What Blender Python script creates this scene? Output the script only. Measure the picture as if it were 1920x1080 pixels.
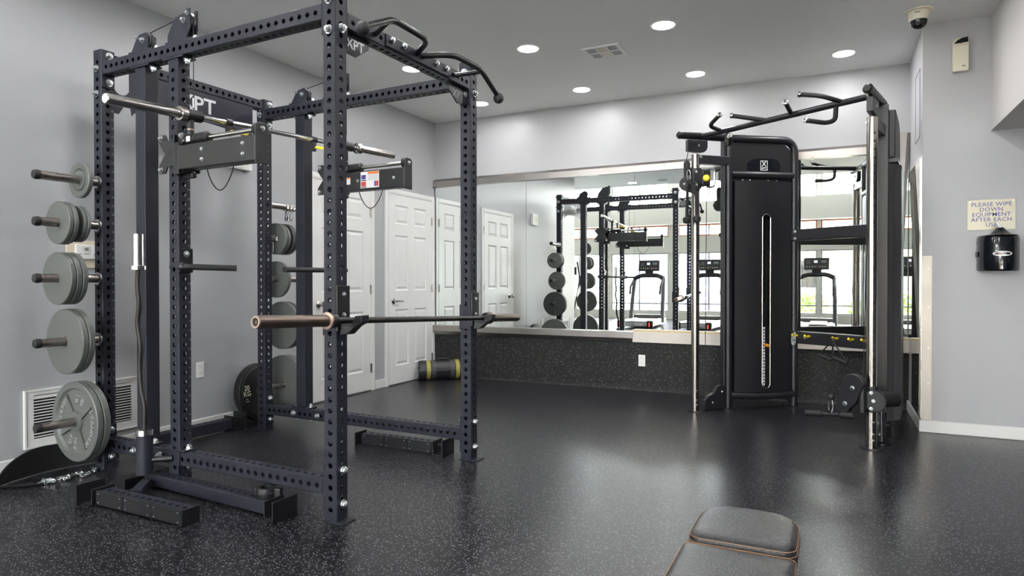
import bpy, bmesh, math, random
from mathutils import Vector, Matrix
random.seed(7)
for o in list(bpy.data.objects): bpy.data.objects.remove(o, do_unlink=True)
SC = bpy.context.scene
COL = SC.collection
PI = math.pi

# ------------------------------------------------------------------ camera
F_PX, YAW, PITCH, ROLL, CAM_H = 1224.73, 0.4563, -0.0089, -0.0006, 1.1041
cd = bpy.data.cameras.new('camera'); cam = bpy.data.objects.new('camera', cd); COL.objects.link(cam)
cd.sensor_width = 36.0; cd.lens = 36.0*F_PX/1920.0; cd.clip_start = 0.02; cd.clip_end = 200
cam.location = (0, 0, CAM_H)
_w = Vector((-math.sin(YAW)*math.cos(PITCH), math.cos(YAW)*math.cos(PITCH), math.sin(PITCH)))
_r = Vector((math.cos(YAW), math.sin(YAW), 0)); _u = _r.cross(_w)
_c, _s = math.cos(ROLL), math.sin(ROLL)
_r, _u = _c*_r+_s*_u, -_s*_r+_c*_u
cam.matrix_world = Matrix(((_r.x, _u.x, -_w.x, 0), (_r.y, _u.y, -_w.y, 0), (_r.z, _u.z, -_w.z, CAM_H), (0, 0, 0, 1)))
SC.camera = cam

# ------------------------------------------------------------------ world, exposure
W = bpy.data.worlds.new('world'); SC.world = W; W.use_nodes = True
_bg = W.node_tree.nodes['Background']; _bg.inputs[0].default_value = (0.93, 0.97, 1.0, 1); _bg.inputs[1].default_value = 10.5
SC.view_settings.view_transform = 'Standard'; SC.view_settings.look = 'None'
SC.view_settings.gamma = 1.0; SC.view_settings.use_curve_mapping = False
SC.view_settings.exposure = 1.40
LAMP_E = 62.0

# ------------------------------------------------------------------ room numbers
L, D, HC, XR, YR = -4.2317, 6.5577, 2.9855, 0.5888, 5.6475
YM = 6.54                 # mirror face
YE = 0.5                  # low ceiling ends here
HH = 4.35                 # high ceiling behind
YW = -6.5                 # window wall behind
XL2, XR2 = -8.2, 3.6      # far side walls
YC = 1.874                # left wall ends here

# ------------------------------------------------------------------ materials
MATS = {}
def mat(name, col, rough=0.5, metal=0.0, spec=0.5, bump=0.0, bscale=200, var=0.0, vscale=8, emit=None, es=0, coat=0, stretch=None):
    m = bpy.data.materials.new(name); m.use_nodes = True; nt = m.node_tree; b = nt.nodes['Principled BSDF']
    b.inputs['Base Color'].default_value = (*col, 1); b.inputs['Roughness'].default_value = rough
    b.inputs['Metallic'].default_value = metal; b.inputs['Specular IOR Level'].default_value = spec
    if coat: b.inputs['Coat Weight'].default_value = coat; b.inputs['Coat Roughness'].default_value = 0.1
    tc = nt.nodes.new('ShaderNodeTexCoord'); src = tc.outputs['Object']
    if stretch:
        mp = nt.nodes.new('ShaderNodeMapping'); mp.inputs['Scale'].default_value = stretch
        nt.links.new(src, mp.inputs['Vector']); src = mp.outputs['Vector']
    if var:
        n = nt.nodes.new('ShaderNodeTexNoise'); n.inputs['Scale'].default_value = vscale; n.inputs['Detail'].default_value = 4
        nt.links.new(src, n.inputs['Vector'])
        mx = nt.nodes.new('ShaderNodeMix'); mx.data_type = 'RGBA'
        mx.inputs['A'].default_value = (*[c*(1-var) for c in col], 1); mx.inputs['B'].default_value = (*[min(1, c*(1+var)) for c in col], 1)
        nt.links.new(n.outputs['Fac'], mx.inputs['Factor']); nt.links.new(mx.outputs['Result'], b.inputs['Base Color'])
        mr = nt.nodes.new('ShaderNodeMapRange'); mr.inputs['To Min'].default_value = max(0, rough-0.08); mr.inputs['To Max'].default_value = min(1, rough+0.08)
        nt.links.new(n.outputs['Fac'], mr.inputs['Value']); nt.links.new(mr.outputs['Result'], b.inputs['Roughness'])
    if bump:
        n = nt.nodes.new('ShaderNodeTexNoise'); n.inputs['Scale'].default_value = bscale; n.inputs['Detail'].default_value = 2
        nt.links.new(src, n.inputs['Vector'])
        bp = nt.nodes.new('ShaderNodeBump'); bp.inputs['Strength'].default_value = bump; bp.inputs['Distance'].default_value = 0.002
        nt.links.new(n.outputs['Fac'], bp.inputs['Height']); nt.links.new(bp.outputs['Normal'], b.inputs['Normal'])
    if emit: b.inputs['Emission Color'].default_value = (*emit, 1); b.inputs['Emission Strength'].default_value = es
    MATS[name] = m; return m
def rubber(name, col, fleck, rough, scale=140.0, dens=0.80, size=0.30):
    m = bpy.data.materials.new(name); m.use_nodes = True; nt = m.node_tree; b = nt.nodes['Principled BSDF']
    tc = nt.nodes.new('ShaderNodeTexCoord'); v = nt.nodes.new('ShaderNodeTexVoronoi'); v.inputs['Scale'].default_value = scale
    nt.links.new(tc.outputs['Object'], v.inputs['Vector'])
    sep = nt.nodes.new('ShaderNodeSeparateColor'); nt.links.new(v.outputs['Color'], sep.inputs[0])
    g = nt.nodes.new('ShaderNodeMath'); g.operation = 'GREATER_THAN'; g.inputs[1].default_value = dens; nt.links.new(sep.outputs[0], g.inputs[0])
    l = nt.nodes.new('ShaderNodeMath'); l.operation = 'LESS_THAN'; l.inputs[1].default_value = size; nt.links.new(v.outputs['Distance'], l.inputs[0])
    mu = nt.nodes.new('ShaderNodeMath'); mu.operation = 'MULTIPLY'; nt.links.new(g.outputs[0], mu.inputs[0]); nt.links.new(l.outputs[0], mu.inputs[1])
    tint = nt.nodes.new('ShaderNodeMix'); tint.data_type = 'RGBA'; tint.inputs['A'].default_value = (*fleck, 1)
    tint.inputs['B'].default_value = (fleck[0]*0.55, fleck[1]*0.53, fleck[2]*0.5, 1); nt.links.new(sep.outputs[1], tint.inputs['Factor'])
    n = nt.nodes.new('ShaderNodeTexNoise'); n.inputs['Scale'].default_value = 1.1; n.inputs['Detail'].default_value = 6; nt.links.new(tc.outputs['Object'], n.inputs['Vector'])
    base = nt.nodes.new('ShaderNodeMix'); base.data_type = 'RGBA'; base.inputs['A'].default_value = (*[c*0.8 for c in col], 1); base.inputs['B'].default_value = (*[c*1.2 for c in col], 1)
    nt.links.new(n.outputs['Fac'], base.inputs['Factor'])
    mx = nt.nodes.new('ShaderNodeMix'); mx.data_type = 'RGBA'; nt.links.new(mu.outputs[0], mx.inputs['Factor'])
    nt.links.new(base.outputs['Result'], mx.inputs['A']); nt.links.new(tint.outputs['Result'], mx.inputs['B']); nt.links.new(mx.outputs['Result'], b.inputs['Base Color'])
    b.inputs['Roughness'].default_value = rough; b.inputs['Specular IOR Level'].default_value = 0.33
    n2 = nt.nodes.new('ShaderNodeTexNoise'); n2.inputs['Scale'].default_value = 260; nt.links.new(tc.outputs['Object'], n2.inputs['Vector'])
    bp = nt.nodes.new('ShaderNodeBump'); bp.inputs['Strength'].default_value = 0.10; bp.inputs['Distance'].default_value = 0.002
    nt.links.new(n2.outputs['Fac'], bp.inputs['Height']); nt.links.new(bp.outputs['Normal'], b.inputs['Normal'])
    MATS[name] = m; return m
rubber('floor_rubber', (0.0072, 0.0070, 0.0102), (0.33, 0.33, 0.37), 0.28, 150, 0.74, 0.38)
rubber('wall_rubber', (0.015, 0.015, 0.0155), (0.26, 0.26, 0.25), 0.6, 110, 0.82, 0.33)
mat('wall_paint', (0.385, 0.39, 0.405), 0.42, bump=0.35, bscale=90, var=0.03, vscale=1.5)
mat('wall_paint_right', (0.43, 0.432, 0.452), 0.45, bump=0.2, bscale=90, var=0.02)
mat('bulkhead_paint', (0.66, 0.635, 0.615), 0.6, bump=0.15, bscale=90)
mat('ceiling_paint', (0.80, 0.80, 0.80), 0.55, bump=0.2, bscale=60)
mat('cream_paint', (0.84, 0.84, 0.80), 0.6)
mat('white_paint', (0.72, 0.72, 0.71), 0.35, var=0.02)
mat('white_plastic', (0.80, 0.80, 0.79), 0.35)
mat('beige_plastic', (0.66, 0.60, 0.47), 0.4)
mat('cream_plastic', (0.72, 0.67, 0.54), 0.4)
mat('dark_glass', (0.01, 0.01, 0.012), 0.06)
mat('rack_metal', (0.021, 0.0215, 0.031), 0.45, 0.0, 0.28, bump=0.06, bscale=700, var=0.10, vscale=9)
mat('box_metal', (0.013, 0.013, 0.014), 0.42, bump=0.06, bscale=700)
mat('black_metal', (0.010, 0.010, 0.012), 0.38)
mat('black_plastic', (0.009, 0.009, 0.011), 0.45)
mat('black_rubber', (0.008, 0.008, 0.009), 0.6, bump=0.3, bscale=300)
mat('shroud', (0.009, 0.009, 0.011), 0.42, bump=0.08, bscale=600)
mat('shroud_side', (0.032, 0.032, 0.036), 0.5)
mat('trainer_frame', (0.013, 0.013, 0.017), 0.36)
mat('zinc', (0.55, 0.57, 0.58), 0.33, 1.0)
mat('chrome', (0.80, 0.79, 0.77), 0.14, 1.0)
mat('worn_chrome', (0.44, 0.42, 0.40), 0.24, 1.0, var=0.04, vscale=60)
mat('peg_metal', (0.36, 0.33, 0.31), 0.30, 1.0, var=0.08, vscale=60)
mat('bronze', (0.20, 0.158, 0.13), 0.33, 1.0, var=0.25, vscale=25)
mat('copper_edge', (0.42, 0.31, 0.26), 0.4, 1.0, var=0.2, vscale=60)
mat('bar_black', (0.03, 0.028, 0.027), 0.35, 0.7, bump=0.3, bscale=900)
mat('steel_brushed', (0.37, 0.348, 0.33), 0.30, 1.0, var=0.05, vscale=5)
mat('steel_pole', (0.38, 0.35, 0.315), 0.20, 1.0)
mat('plate_grey', (0.120, 0.127, 0.120), 0.42, 0.15, bump=0.5, bscale=260, var=0.12, vscale=14)
mat('plate_letter', (0.33, 0.34, 0.34), 0.45, 0.2)
mat('plate_dark', (0.05, 0.053, 0.053), 0.45, 0.2, bump=0.4, bscale=260)
mat('bumper', (0.012, 0.012, 0.013), 0.5)
mat('ink_cream', (0.72, 0.68, 0.48), 0.6)
mat('ink_white', (0.75, 0.75, 0.75), 0.5)
mat('ink_silver', (0.55, 0.56, 0.58), 0.4)
mat('ink_black', (0.006, 0.006, 0.007), 0.6)
mat('ink_grey', (0.20, 0.20, 0.22), 0.6)
mat('ink_blue', (0.07, 0.08, 0.36), 0.5)
mat('ink_orange', (0.80, 0.22, 0.05), 0.5)
mat('ink_red', (0.55, 0.05, 0.05), 0.5)
mat('yellow', (0.80, 0.60, 0.02), 0.4)
mat('orange', (0.75, 0.28, 0.02), 0.4)
mat('leather', (0.020, 0.020, 0.023), 0.36, bump=0.9, bscale=160, var=0.1, vscale=6)
mat('stitch', (0.42, 0.22, 0.11), 0.7)
mat('sand_black', (0.022, 0.022, 0.025), 0.4, bump=0.4, bscale=60)
mat('sand_grey', (0.055, 0.055, 0.06), 0.6, bump=0.5, bscale=300)
mat('sand_yellow', (0.33, 0.30, 0.06), 0.6, bump=0.4, bscale=300)
mat('mirror', (0.90, 0.935, 0.91), 0.0, 1.0)
mat('steel_guard', (0.23, 0.212, 0.19), 0.38, 1.0, var=0.12, vscale=7)
mat('right_far_fill_cut', (0.12, 0.12, 0.125), 0.7)  # unseen wall toned dark to cut the fill light on the rack
mat('mirror_edge', (0.10, 0.16, 0.13), 0.3)
mat('beige_wood', (0.64, 0.60, 0.55), 0.55, var=0.05, vscale=12)
mat('yellow_glue', (0.62, 0.45, 0.16), 0.7, var=0.2, vscale=20)
mat('sign_gold', (0.47, 0.44, 0.34), 0.35, 0.3, var=0.05, vscale=60)
mat('lamp', (1, 1, 1), 0.5, emit=(1.0, 0.985, 0.97), es=LAMP_E)
mat('screen_blue', (0.02, 0.02, 0.03), 0.2, emit=(0.5, 0.55, 1.0), es=2.0)
mat('red_lens', (0.5, 0.02, 0.02), 0.3, emit=(1, 0.08, 0.05), es=0.8)
mat('belt_rubber', (0.05, 0.05, 0.055), 0.5)
mat('tread_silver', (0.55, 0.56, 0.57), 0.35, 0.6)
mat('window_frame', (0.55, 0.56, 0.54), 0.5)
mat('orange_frame', (0.62, 0.17, 0.04), 0.6)
mat('facade_cream', (0.85, 0.72, 0.52), 0.9)
mat('facade_white', (0.85, 0.85, 0.82), 0.9)
mat('tile_blue', (0.075, 0.075, 0.16), 0.5)
mat('tile_teal', (0.07, 0.17, 0.18), 0.4)
mat('concrete', (0.62, 0.60, 0.56), 0.9, var=0.06)
mat('leaf', (0.30, 0.42, 0.14), 0.6, var=0.3, vscale=20)
mat('curtain', (0.62, 0.62, 0.60), 0.8)
mat('elliptical_grey', (0.10, 0.10, 0.11), 0.4)
def glass(name):
    m = bpy.data.materials.new(name); m.use_nodes = True; nt = m.node_tree; nt.nodes.remove(nt.nodes['Principled BSDF'])
    t = nt.nodes.new('ShaderNodeBsdfTransparent'); g = nt.nodes.new('ShaderNodeBsdfGlossy'); g.inputs['Roughness'].default_value = 0.02
    mx = nt.nodes.new('ShaderNodeMixShader'); fr = nt.nodes.new('ShaderNodeFresnel'); fr.inputs[0].default_value = 1.25
    nt.links.new(fr.outputs[0], mx.inputs[0]); nt.links.new(t.outputs[0], mx.inputs[1]); nt.links.new(g.outputs[0], mx.inputs[2])
    nt.links.new(mx.outputs[0], nt.nodes['Material Output'].inputs[0]); MATS[name] = m
glass('clear_glass')

# ------------------------------------------------------------------ mesh helpers
class MB:
    def __init__(s): s.v = []; s.f = []
    def add(s, vs, fs, M=None):
        o = len(s.v)
        for p in vs:
            p = Vector(p)
            if M is not None: p = M @ p
            s.v.append(p)
        for f in fs: s.f.append([i+o for i in f])
        return s
    def box(s, x0, x1, y0, y1, z0, z1, M=None):
        vs = [(x0,y0,z0),(x1,y0,z0),(x1,y1,z0),(x0,y1,z0),(x0,y0,z1),(x1,y0,z1),(x1,y1,z1),(x0,y1,z1)]
        return s.add(vs, [(3,2,1,0),(4,5,6,7),(0,1,5,4),(1,2,6,5),(2,3,7,6),(3,0,4,7)], M)
    def cyl(s, p0, p1, r, n=16, r1=None, caps=True):
        return s.lathe([(r, 0), (r1 if r1 is not None else r, (Vector(p1)-Vector(p0)).length)], p0, Vector(p1)-Vector(p0), n, caps)
    def lathe(s, prof, p0, axis, n=24, caps=True, a0=0.0):
        p0 = Vector(p0); A = Vector(axis).normalized()
        S = A.orthogonal().normalized(); T = A.cross(S)
        vs = []; fs = []
        for (r, z) in prof:
            for k in range(n):
                a = 2*PI*k/n+a0; vs.append(p0+A*z+S*(r*math.cos(a))+T*(r*math.sin(a)))
        m = len(prof)
        for i in range(m-1):
            for k in range(n):
                k2 = (k+1) % n
                fs.append((i*n+k, i*n+k2, (i+1)*n+k2, (i+1)*n+k))
        if caps:
            fs.append(tuple(reversed(range(n)))); fs.append(tuple(range((m-1)*n, m*n)))
        return s.add(vs, fs)
    def sweep(s, pts, r, n=10, caps=True, closed=False, flat=None):
        P = [Vector(p) for p in pts]; m = len(P)
        tg = []
        for i in range(m):
            a = P[(i-1) % m] if (closed or i > 0) else P[i]; b = P[(i+1) % m] if (closed or i < m-1) else P[i]
            tg.append((b-a).normalized())
        up = tg[0].orthogonal().normalized(); vs = []; fs = []
        for i in range(m):
            t = tg[i]; up = (up-t*up.dot(t))
            if up.length < 1e-6: up = t.orthogonal()
            up.normalize(); sd = t.cross(up)
            rr = r[i] if isinstance(r, (list, tuple)) else r
            for k in range(n):
                a = 2*PI*k/n
                vs.append(P[i]+up*(rr*math.cos(a))+sd*(rr*(flat or 1)*math.sin(a)))
        for i in range(m if closed else m-1):
            j = (i+1) % m
            for k in range(n):
                k2 = (k+1) % n; fs.append((i*n+k, i*n+k2, j*n+k2, j*n+k))
        if caps and not closed:
            fs.append(tuple(reversed(range(n)))); fs.append(tuple(range((m-1)*n, m*n)))
        return s.add(vs, fs)
    def prism(s, poly, d0, d1, M=None):
        """poly in local XY extruded along local Z from d0 to d1"""
        n = len(poly); vs = [(p[0], p[1], d0) for p in poly]+[(p[0], p[1], d1) for p in poly]
        fs = [tuple(reversed(range(n))), tuple(range(n, 2*n))]+[(k, (k+1) % n, n+(k+1) % n, n+k) for k in range(n)]
        return s.add(vs, fs, M)
    def sphere(s, c, r, n=16, m=10, sx=1, sy=1, sz=1):
        c = Vector(c); vs = [c+Vector((0,0,-r*sz))]; fs = []
        for i in range(1, m):
            t = PI*i/m
            for k in range(n):
                a = 2*PI*k/n; vs.append(c+Vector((sx*r*math.sin(t)*math.cos(a), sy*r*math.sin(t)*math.sin(a), -sz*r*math.cos(t))))
        vs.append(c+Vector((0,0,r*sz)))
        for k in range(n): fs.append((0, 1+(k+1) % n, 1+k))
        for i in range(m-2):
            for k in range(n):
                k2 = (k+1) % n; fs.append((1+i*n+k, 1+i*n+k2, 1+(i+1)*n+k2, 1+(i+1)*n+k))
        e = len(vs)-1; b0 = 1+(m-2)*n
        for k in range(n): fs.append((b0+k, b0+(k+1) % n, e))
        return s.add(vs, fs)
    def mesh(s, name, smooth=False):
        me = bpy.data.meshes.new(name); me.from_pydata([tuple(v) for v in s.v], [], s.f)
        bm = bmesh.new(); bm.from_mesh(me); bmesh.ops.recalc_face_normals(bm, faces=bm.faces); bm.to_mesh(me); bm.free()
        if smooth:
            for p in me.polygons: p.use_smooth = True
            me.set_sharp_from_angle(angle=math.radians(38))
        me.update(); return me
def rounded(pts, rad=0.03, seg=5):
    """polyline with rounded corners"""
    P = [Vector(p) for p in pts]; out = [P[0]]
    for i in range(1, len(P)-1):
        a, b, c = P[i-1], P[i], P[i+1]; u = (a-b); v = (c-b); d = min(rad, u.length*0.48, v.length*0.48)
        p, q = b+u.normalized()*d, b+v.normalized()*d
        for k in range(seg+1):
            t = k/seg; out.append(p*(1-t)**2+b*2*t*(1-t)+q*t*t)
    out.append(P[-1]); return out
def link(name, me, m, parent=None, loc=None, rot=None, bev=0, seg=2):
    o = bpy.data.objects.new(name, me); COL.objects.link(o)
    if m and not me.materials: me.materials.append(MATS[m])
    if parent: o.parent = parent
    if loc is not None: o.location = loc
    if rot is not None: o.rotation_euler = rot
    if bev:
        b = o.modifiers.new('bevel', 'BEVEL'); b.width = bev; b.segments = seg; b.limit_method = 'ANGLE'; b.angle_limit = 0.6
    return o
def obj(name, mb, m, parent=None, smooth=False, bev=0, loc=None, rot=None, seg=2):
    return link(name, mb.mesh(name, smooth), m, parent, loc, rot, bev, seg)
def tag(o, label=None, cat=None, group=None, kind=None):
    if label: o['label'] = label
    if cat: o['category'] = cat
    if group: o['group'] = group
    if kind: o['kind'] = kind
    return o
def thing(name, label, cat, loc=(0,0,0), rot=(0,0,0), group=None, kind=None):
    o = bpy.data.objects.new(name, None); COL.objects.link(o); o.location = loc; o.rotation_euler = rot
    o.empty_display_size = 0.1
    return tag(o, label, cat, group, kind)
def copy_tree(o, parent=None):
    c = o.copy(); COL.objects.link(c)
    if parent: c.parent = parent
    for ch in list(o.children): copy_tree(ch, c)
    return c
def frame(X, Y, Z, O=(0,0,0)):
    X, Y, Z, O = Vector(X), Vector(Y), Vector(Z), Vector(O)
    return Matrix(((X.x,Y.x,Z.x,O.x),(X.y,Y.y,Z.y,O.y),(X.z,Y.z,Z.z,O.z),(0,0,0,1)))
_TXT = {}
def text_verts(s, size=1.0, bold=0.0, extrude=0.0, space=1.0, align='CENTER'):
    key = (s, bold, extrude, space, align)
    if key not in _TXT:
        cu = bpy.data.curves.new('txt', 'FONT'); cu.body = s; cu.size = 1.0; cu.offset = bold; cu.extrude = extrude
        cu.align_x = align; cu.align_y = 'CENTER'; cu.space_character = space; cu.resolution_u = 2
        to = bpy.data.objects.new('txt', cu); COL.objects.link(to)
        dg = bpy.context.evaluated_depsgraph_get(); me = bpy.data.meshes.new_from_object(to.evaluated_get(dg))
        _TXT[key] = ([v.co.copy() for v in me.vertices], [tuple(p.vertices) for p in me.polygons])
        bpy.data.objects.remove(to, do_unlink=True); bpy.data.meshes.remove(me); bpy.data.curves.remove(cu)
    v, f = _TXT[key]
    return [Vector((p.x*size, p.y*size, p.z)) for p in v], f
def add_text(mb, s, size, M, bold=0.0, extrude=0.0, space=1.0, sx=1.0, align='CENTER'):
    v, f = text_verts(s, size, bold, extrude, space, align)
    return mb.add([(p.x*sx, p.y, p.z) for p in v], f, M)
def perf(mb, O, A, S, T, Ln, ws, wt, start=None, n=None, pitch=0.0508, r=0.0127, faces=('+S','-S','+T','-T'), c=0.004, seg=16, caps=True):
    """square tube along A with drilled holes; O is the centre of its first end"""
    O, A, S, T = Vector(O), Vector(A), Vector(S), Vector(T)
    if n is None: n = int((Ln-0.02)//pitch)
    if start is None: start = (Ln-(n-1)*pitch)/2
    dep = 0.006
    for nm, N, Q, hw, hd in (('+S', S, T, wt/2-c, ws/2), ('-S', -S, T, wt/2-c, ws/2), ('+T', T, S, ws/2-c, wt/2), ('-T', -T, S, ws/2-c, wt/2)):
        def P(q, a, d=0.0): return O+A*a+Q*q+N*(hd-d)
        if nm not in faces:
            mb.add([P(-hw,0),P(hw,0),P(hw,Ln),P(-hw,Ln)], [(0,1,2,3)]); continue
        a0 = start-pitch/2; a1 = start+(n-0.5)*pitch
        if a0 > 1e-4: mb.add([P(-hw,0),P(hw,0),P(hw,a0),P(-hw,a0)], [(0,1,2,3)])
        if a1 < Ln-1e-4: mb.add([P(-hw,a1),P(hw,a1),P(hw,Ln),P(-hw,Ln)], [(0,1,2,3)])
        for k in range(n):
            ac = start+k*pitch; vs = []; fs = []
            for j in range(seg):
                t = 2*PI*j/seg; x, y = math.cos(t), math.sin(t); mxx = max(abs(x), abs(y))
                vs.append(P(hw*x/mxx, ac+pitch/2*y/mxx))
            for j in range(seg):
                t = 2*PI*j/seg; vs.append(P(r*math.cos(t), ac+r*math.sin(t)))
            for j in range(seg):
                t = 2*PI*j/seg; vs.append(P(r*math.cos(t), ac+r*math.sin(t), dep))
            for j in range(seg):
                j2 = (j+1) % seg
                fs.append((j, j2, seg+j2, seg+j)); fs.append((seg+j, seg+j2, 2*seg+j2, 2*seg+j))
            mb.add(vs, fs)
    for sg, tg in ((1,1),(-1,1),(-1,-1),(1,-1)):
        def E(i, a):
            return O+A*a+S*sg*(ws/2-(c if i else 0))+T*tg*(wt/2-(0 if i else c))
        mb.add([E(0,0),E(1,0),E(1,Ln),E(0,Ln)], [(0,1,2,3)])
    if caps:
        for a in (0, Ln):
            q = []
            for sg, tg, od in ((1,1,0),(-1,1,1),(-1,-1,0),(1,-1,1)):
                e = [O+A*a+S*sg*(ws/2)+T*tg*(wt/2-c), O+A*a+S*sg*(ws/2-c)+T*tg*(wt/2)]
                q += e if od == 0 else e[::-1]
            mb.add(q, [tuple(range(8))])
    return mb
def bolt_mesh():
    m = MB(); m.lathe([(0.0205,0),(0.0205,0.0035)], (0,0,0), (0,0,1), 20)
    m.lathe([(0.0165,0.0035),(0.0165,0.016),(0.0140,0.0185)], (0,0,0), (0,0,1), 6)
    m.lathe([(0.009,0.0185),(0.009,0.024),(0.007,0.026)], (0,0,0), (0,0,1), 12)
    return m.mesh('bolt')
BOLT = bolt_mesh(); BOLT.materials.append(MATS['zinc'])
def small_bolt_mesh():
    m = MB(); m.lathe([(0.010,0),(0.010,0.002)], (0,0,0), (0,0,1), 14); m.lathe([(0.0075,0.002),(0.0075,0.006),(0.005,0.009)], (0,0,0), (0,0,1), 10); return m.mesh('bolt')
SBOLT = small_bolt_mesh(); SBOLT.materials.append(MATS['zinc'])
def bolt(parent, p, axis, small=False, s=1.0, name='bolt'):
    o = bpy.data.objects.new(name, SBOLT if small else BOLT); COL.objects.link(o); o.parent = parent; o.location = p
    q = Vector((0,0,1)).rotation_difference(Vector(axis)); o.rotation_mode = 'QUATERNION'; o.rotation_quaternion = q; o.scale = (s,s,s)
    return o
# ================================================================== SETTING
def struct(name, mb, m, bev=0, smooth=False, parent=None):
    o = obj(name, mb, m, parent, smooth, bev)
    if parent is None: o['kind'] = 'structure'
    return o
def sempty(name, loc=(0,0,0), rot=(0,0,0)):
    return thing(name, None, None, loc, rot, kind='structure')
struct('floor', MB().box(XL2-.1, XR2+.1, YW-.1, D+.12, -.1, 0), 'floor_rubber')
struct('ceiling', MB().box(XL2, XR2, YE, D+.12, HC, HC+.1), 'ceiling_paint')
struct('ceiling_high', MB().box(XL2, XR2, YW-.1, YE, HH, HH+.1), 'cream_paint')
struct('wall_fascia', MB().box(XL2, XR2, YE, YE+.1, HC+.1, HH+.1), 'cream_paint')
struct('wall_left', MB().box(L-.12, L, YC, D, 0, HC), 'wall_paint')
struct('wall_left_return', MB().box(XL2, L-.12, YC, YC+.12, 0, HC), 'wall_paint')
struct('wall_left_far', MB().box(XL2-.1, XL2, YW-.1, YC+.12, 0, HH), 'cream_paint')
struct('wall_right_far', MB().box(XR2, XR2+.1, YW-.1, D+.12, 0, HH), 'right_far_fill_cut')
struct('wall_back', MB().box(L-.12, XR, D, D+.12, 0, HC), 'wall_paint')
struct('wall_right', MB().box(XR, XR2, YR, D+.12, 0, HC), 'wall_paint_right')
struct('wall_bulkhead', MB().box(1.0, XR2, YE+.1, YR, 2.173, HC), 'bulkhead_paint')
# rubber sheet on the lower back wall, joint lines between the sheets
wr = sempty('wall_rubber_wainscot')
xs = [L, -3.0, -1.78, -0.56, XR]
for i in range(4):
    obj('rubber_sheet', MB().box(xs[i]+.0006, xs[i+1]-.0006, 6.528, D, 0.0, 0.5), 'wall_rubber', wr)
obj('floor_cove', MB().prism([(0,0),(-.03,0),(-.012,.006),(-.003,.02),(0,.05)], L, XR, frame((0,1,0),(0,0,1),(1,0,0),(0,6.528,0))), 'wall_rubber', wr)
# mirror
mr = sempty('wall_mirror')
ms = [L+.012, -3.035, -1.82, -.605, XR-.004]
for i in range(4):
    p = obj('mirror_panel', MB().box(ms[i]+.0012, ms[i+1]-.0012, YM, YM+.006, .58, 2.24), 'mirror', mr)
    obj('mirror_backing', MB().box(ms[i]-.004, ms[i+1]+.004, YM+.0065, D, .58, 2.24), 'mirror_edge', p)
# brushed metal trims
MX = frame((0,1,0),(0,0,1),(1,0,0))
t = sempty('trim_1')
for i, (a, b) in enumerate(((L+.001, -1.5), (-1.4985, XR-.002))):
    obj('trim_strip', MB().prism([(D,2.222),(6.505,2.222),(6.505,2.287),(6.53,2.315),(D,2.315)], a, b, MX), 'steel_brushed', t)
t = sempty('trim_2')
obj('ledge_cover', MB().prism([(D,.603),(6.478,.600),(6.475,.596),(6.475,.535),(6.500,.497),(D,.497)], L+.001, -1.822, MX), 'steel_brushed', t)
t = sempty('trim_3')
led = obj('ledge_board', MB().box(-1.82, XR-.001, 6.482, D, .497, .607), 'beige_wood', t)
obj('glue_strip', MB().box(-1.815, XR-.001, 6.484, D, .607, .618), 'yellow_glue', t)
obj('ledge_top', MB().box(-1.82, XR-.001, 6.486, D, .618, .624), 'beige_wood', t)
for x in (-1.62, -1.0, -.35, .42, .5): bolt(t, (x, 6.482, .585), (0,-1,0), True, .45, 'screw')
# return wall: polished sheet, steel corner strips
t = sempty('wall_return_sheet')
obj('polished_sheet', MB().box(XR-.006, XR, 5.735, 6.24, .10, 2.03), 'mirror', t)
obj('polished_sheet', MB().box(XR-.006, XR, 6.243, 6.475, .63, 2.03), 'mirror', t)
obj('edge_strip', MB().box(XR-.004, XR, YR+.003, 5.732, .10, 2.03), 'steel_brushed', t)
t = sempty('trim_4')
obj('corner_guard', MB().box(XR, .652, YR-.004, YR-.0005, .09, 1.295), 'steel_guard', t)
for z in (.13, .36, .62, .92, 1.2): bolt(t, (.632, YR-.004, z), (0,-1,0), True, .5, 'screw')
t = sempty('trim_5')
for y0, y1, z0, z1 in ((5.80,5.806,2.20,2.72),(6.10,6.106,2.2,2.72),(5.80,6.106,2.715,2.721),(5.80,6.106,2.2,2.206)):
    obj('panel_seam', MB().box(XR-.003, XR, y0, y1, z0, z1), 'ink_grey', t)
# skirting
def skirt(name, x0, x1, y0, y1, h=.09):
    struct(name, MB().box(x0, x1, y0, y1, 0, h), 'white_paint', bev=.006)
skirt('baseboard_left', L, L+.014, YC, 4.445); skirt('baseboard_left_middle', L, L+.014, 5.4, 5.574)
skirt('baseboard_right', XR-.014, XR2, YR-.014, YR-.0005); skirt('baseboard_return', XR-.014, XR-.0005, YR, 6.527)
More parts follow.
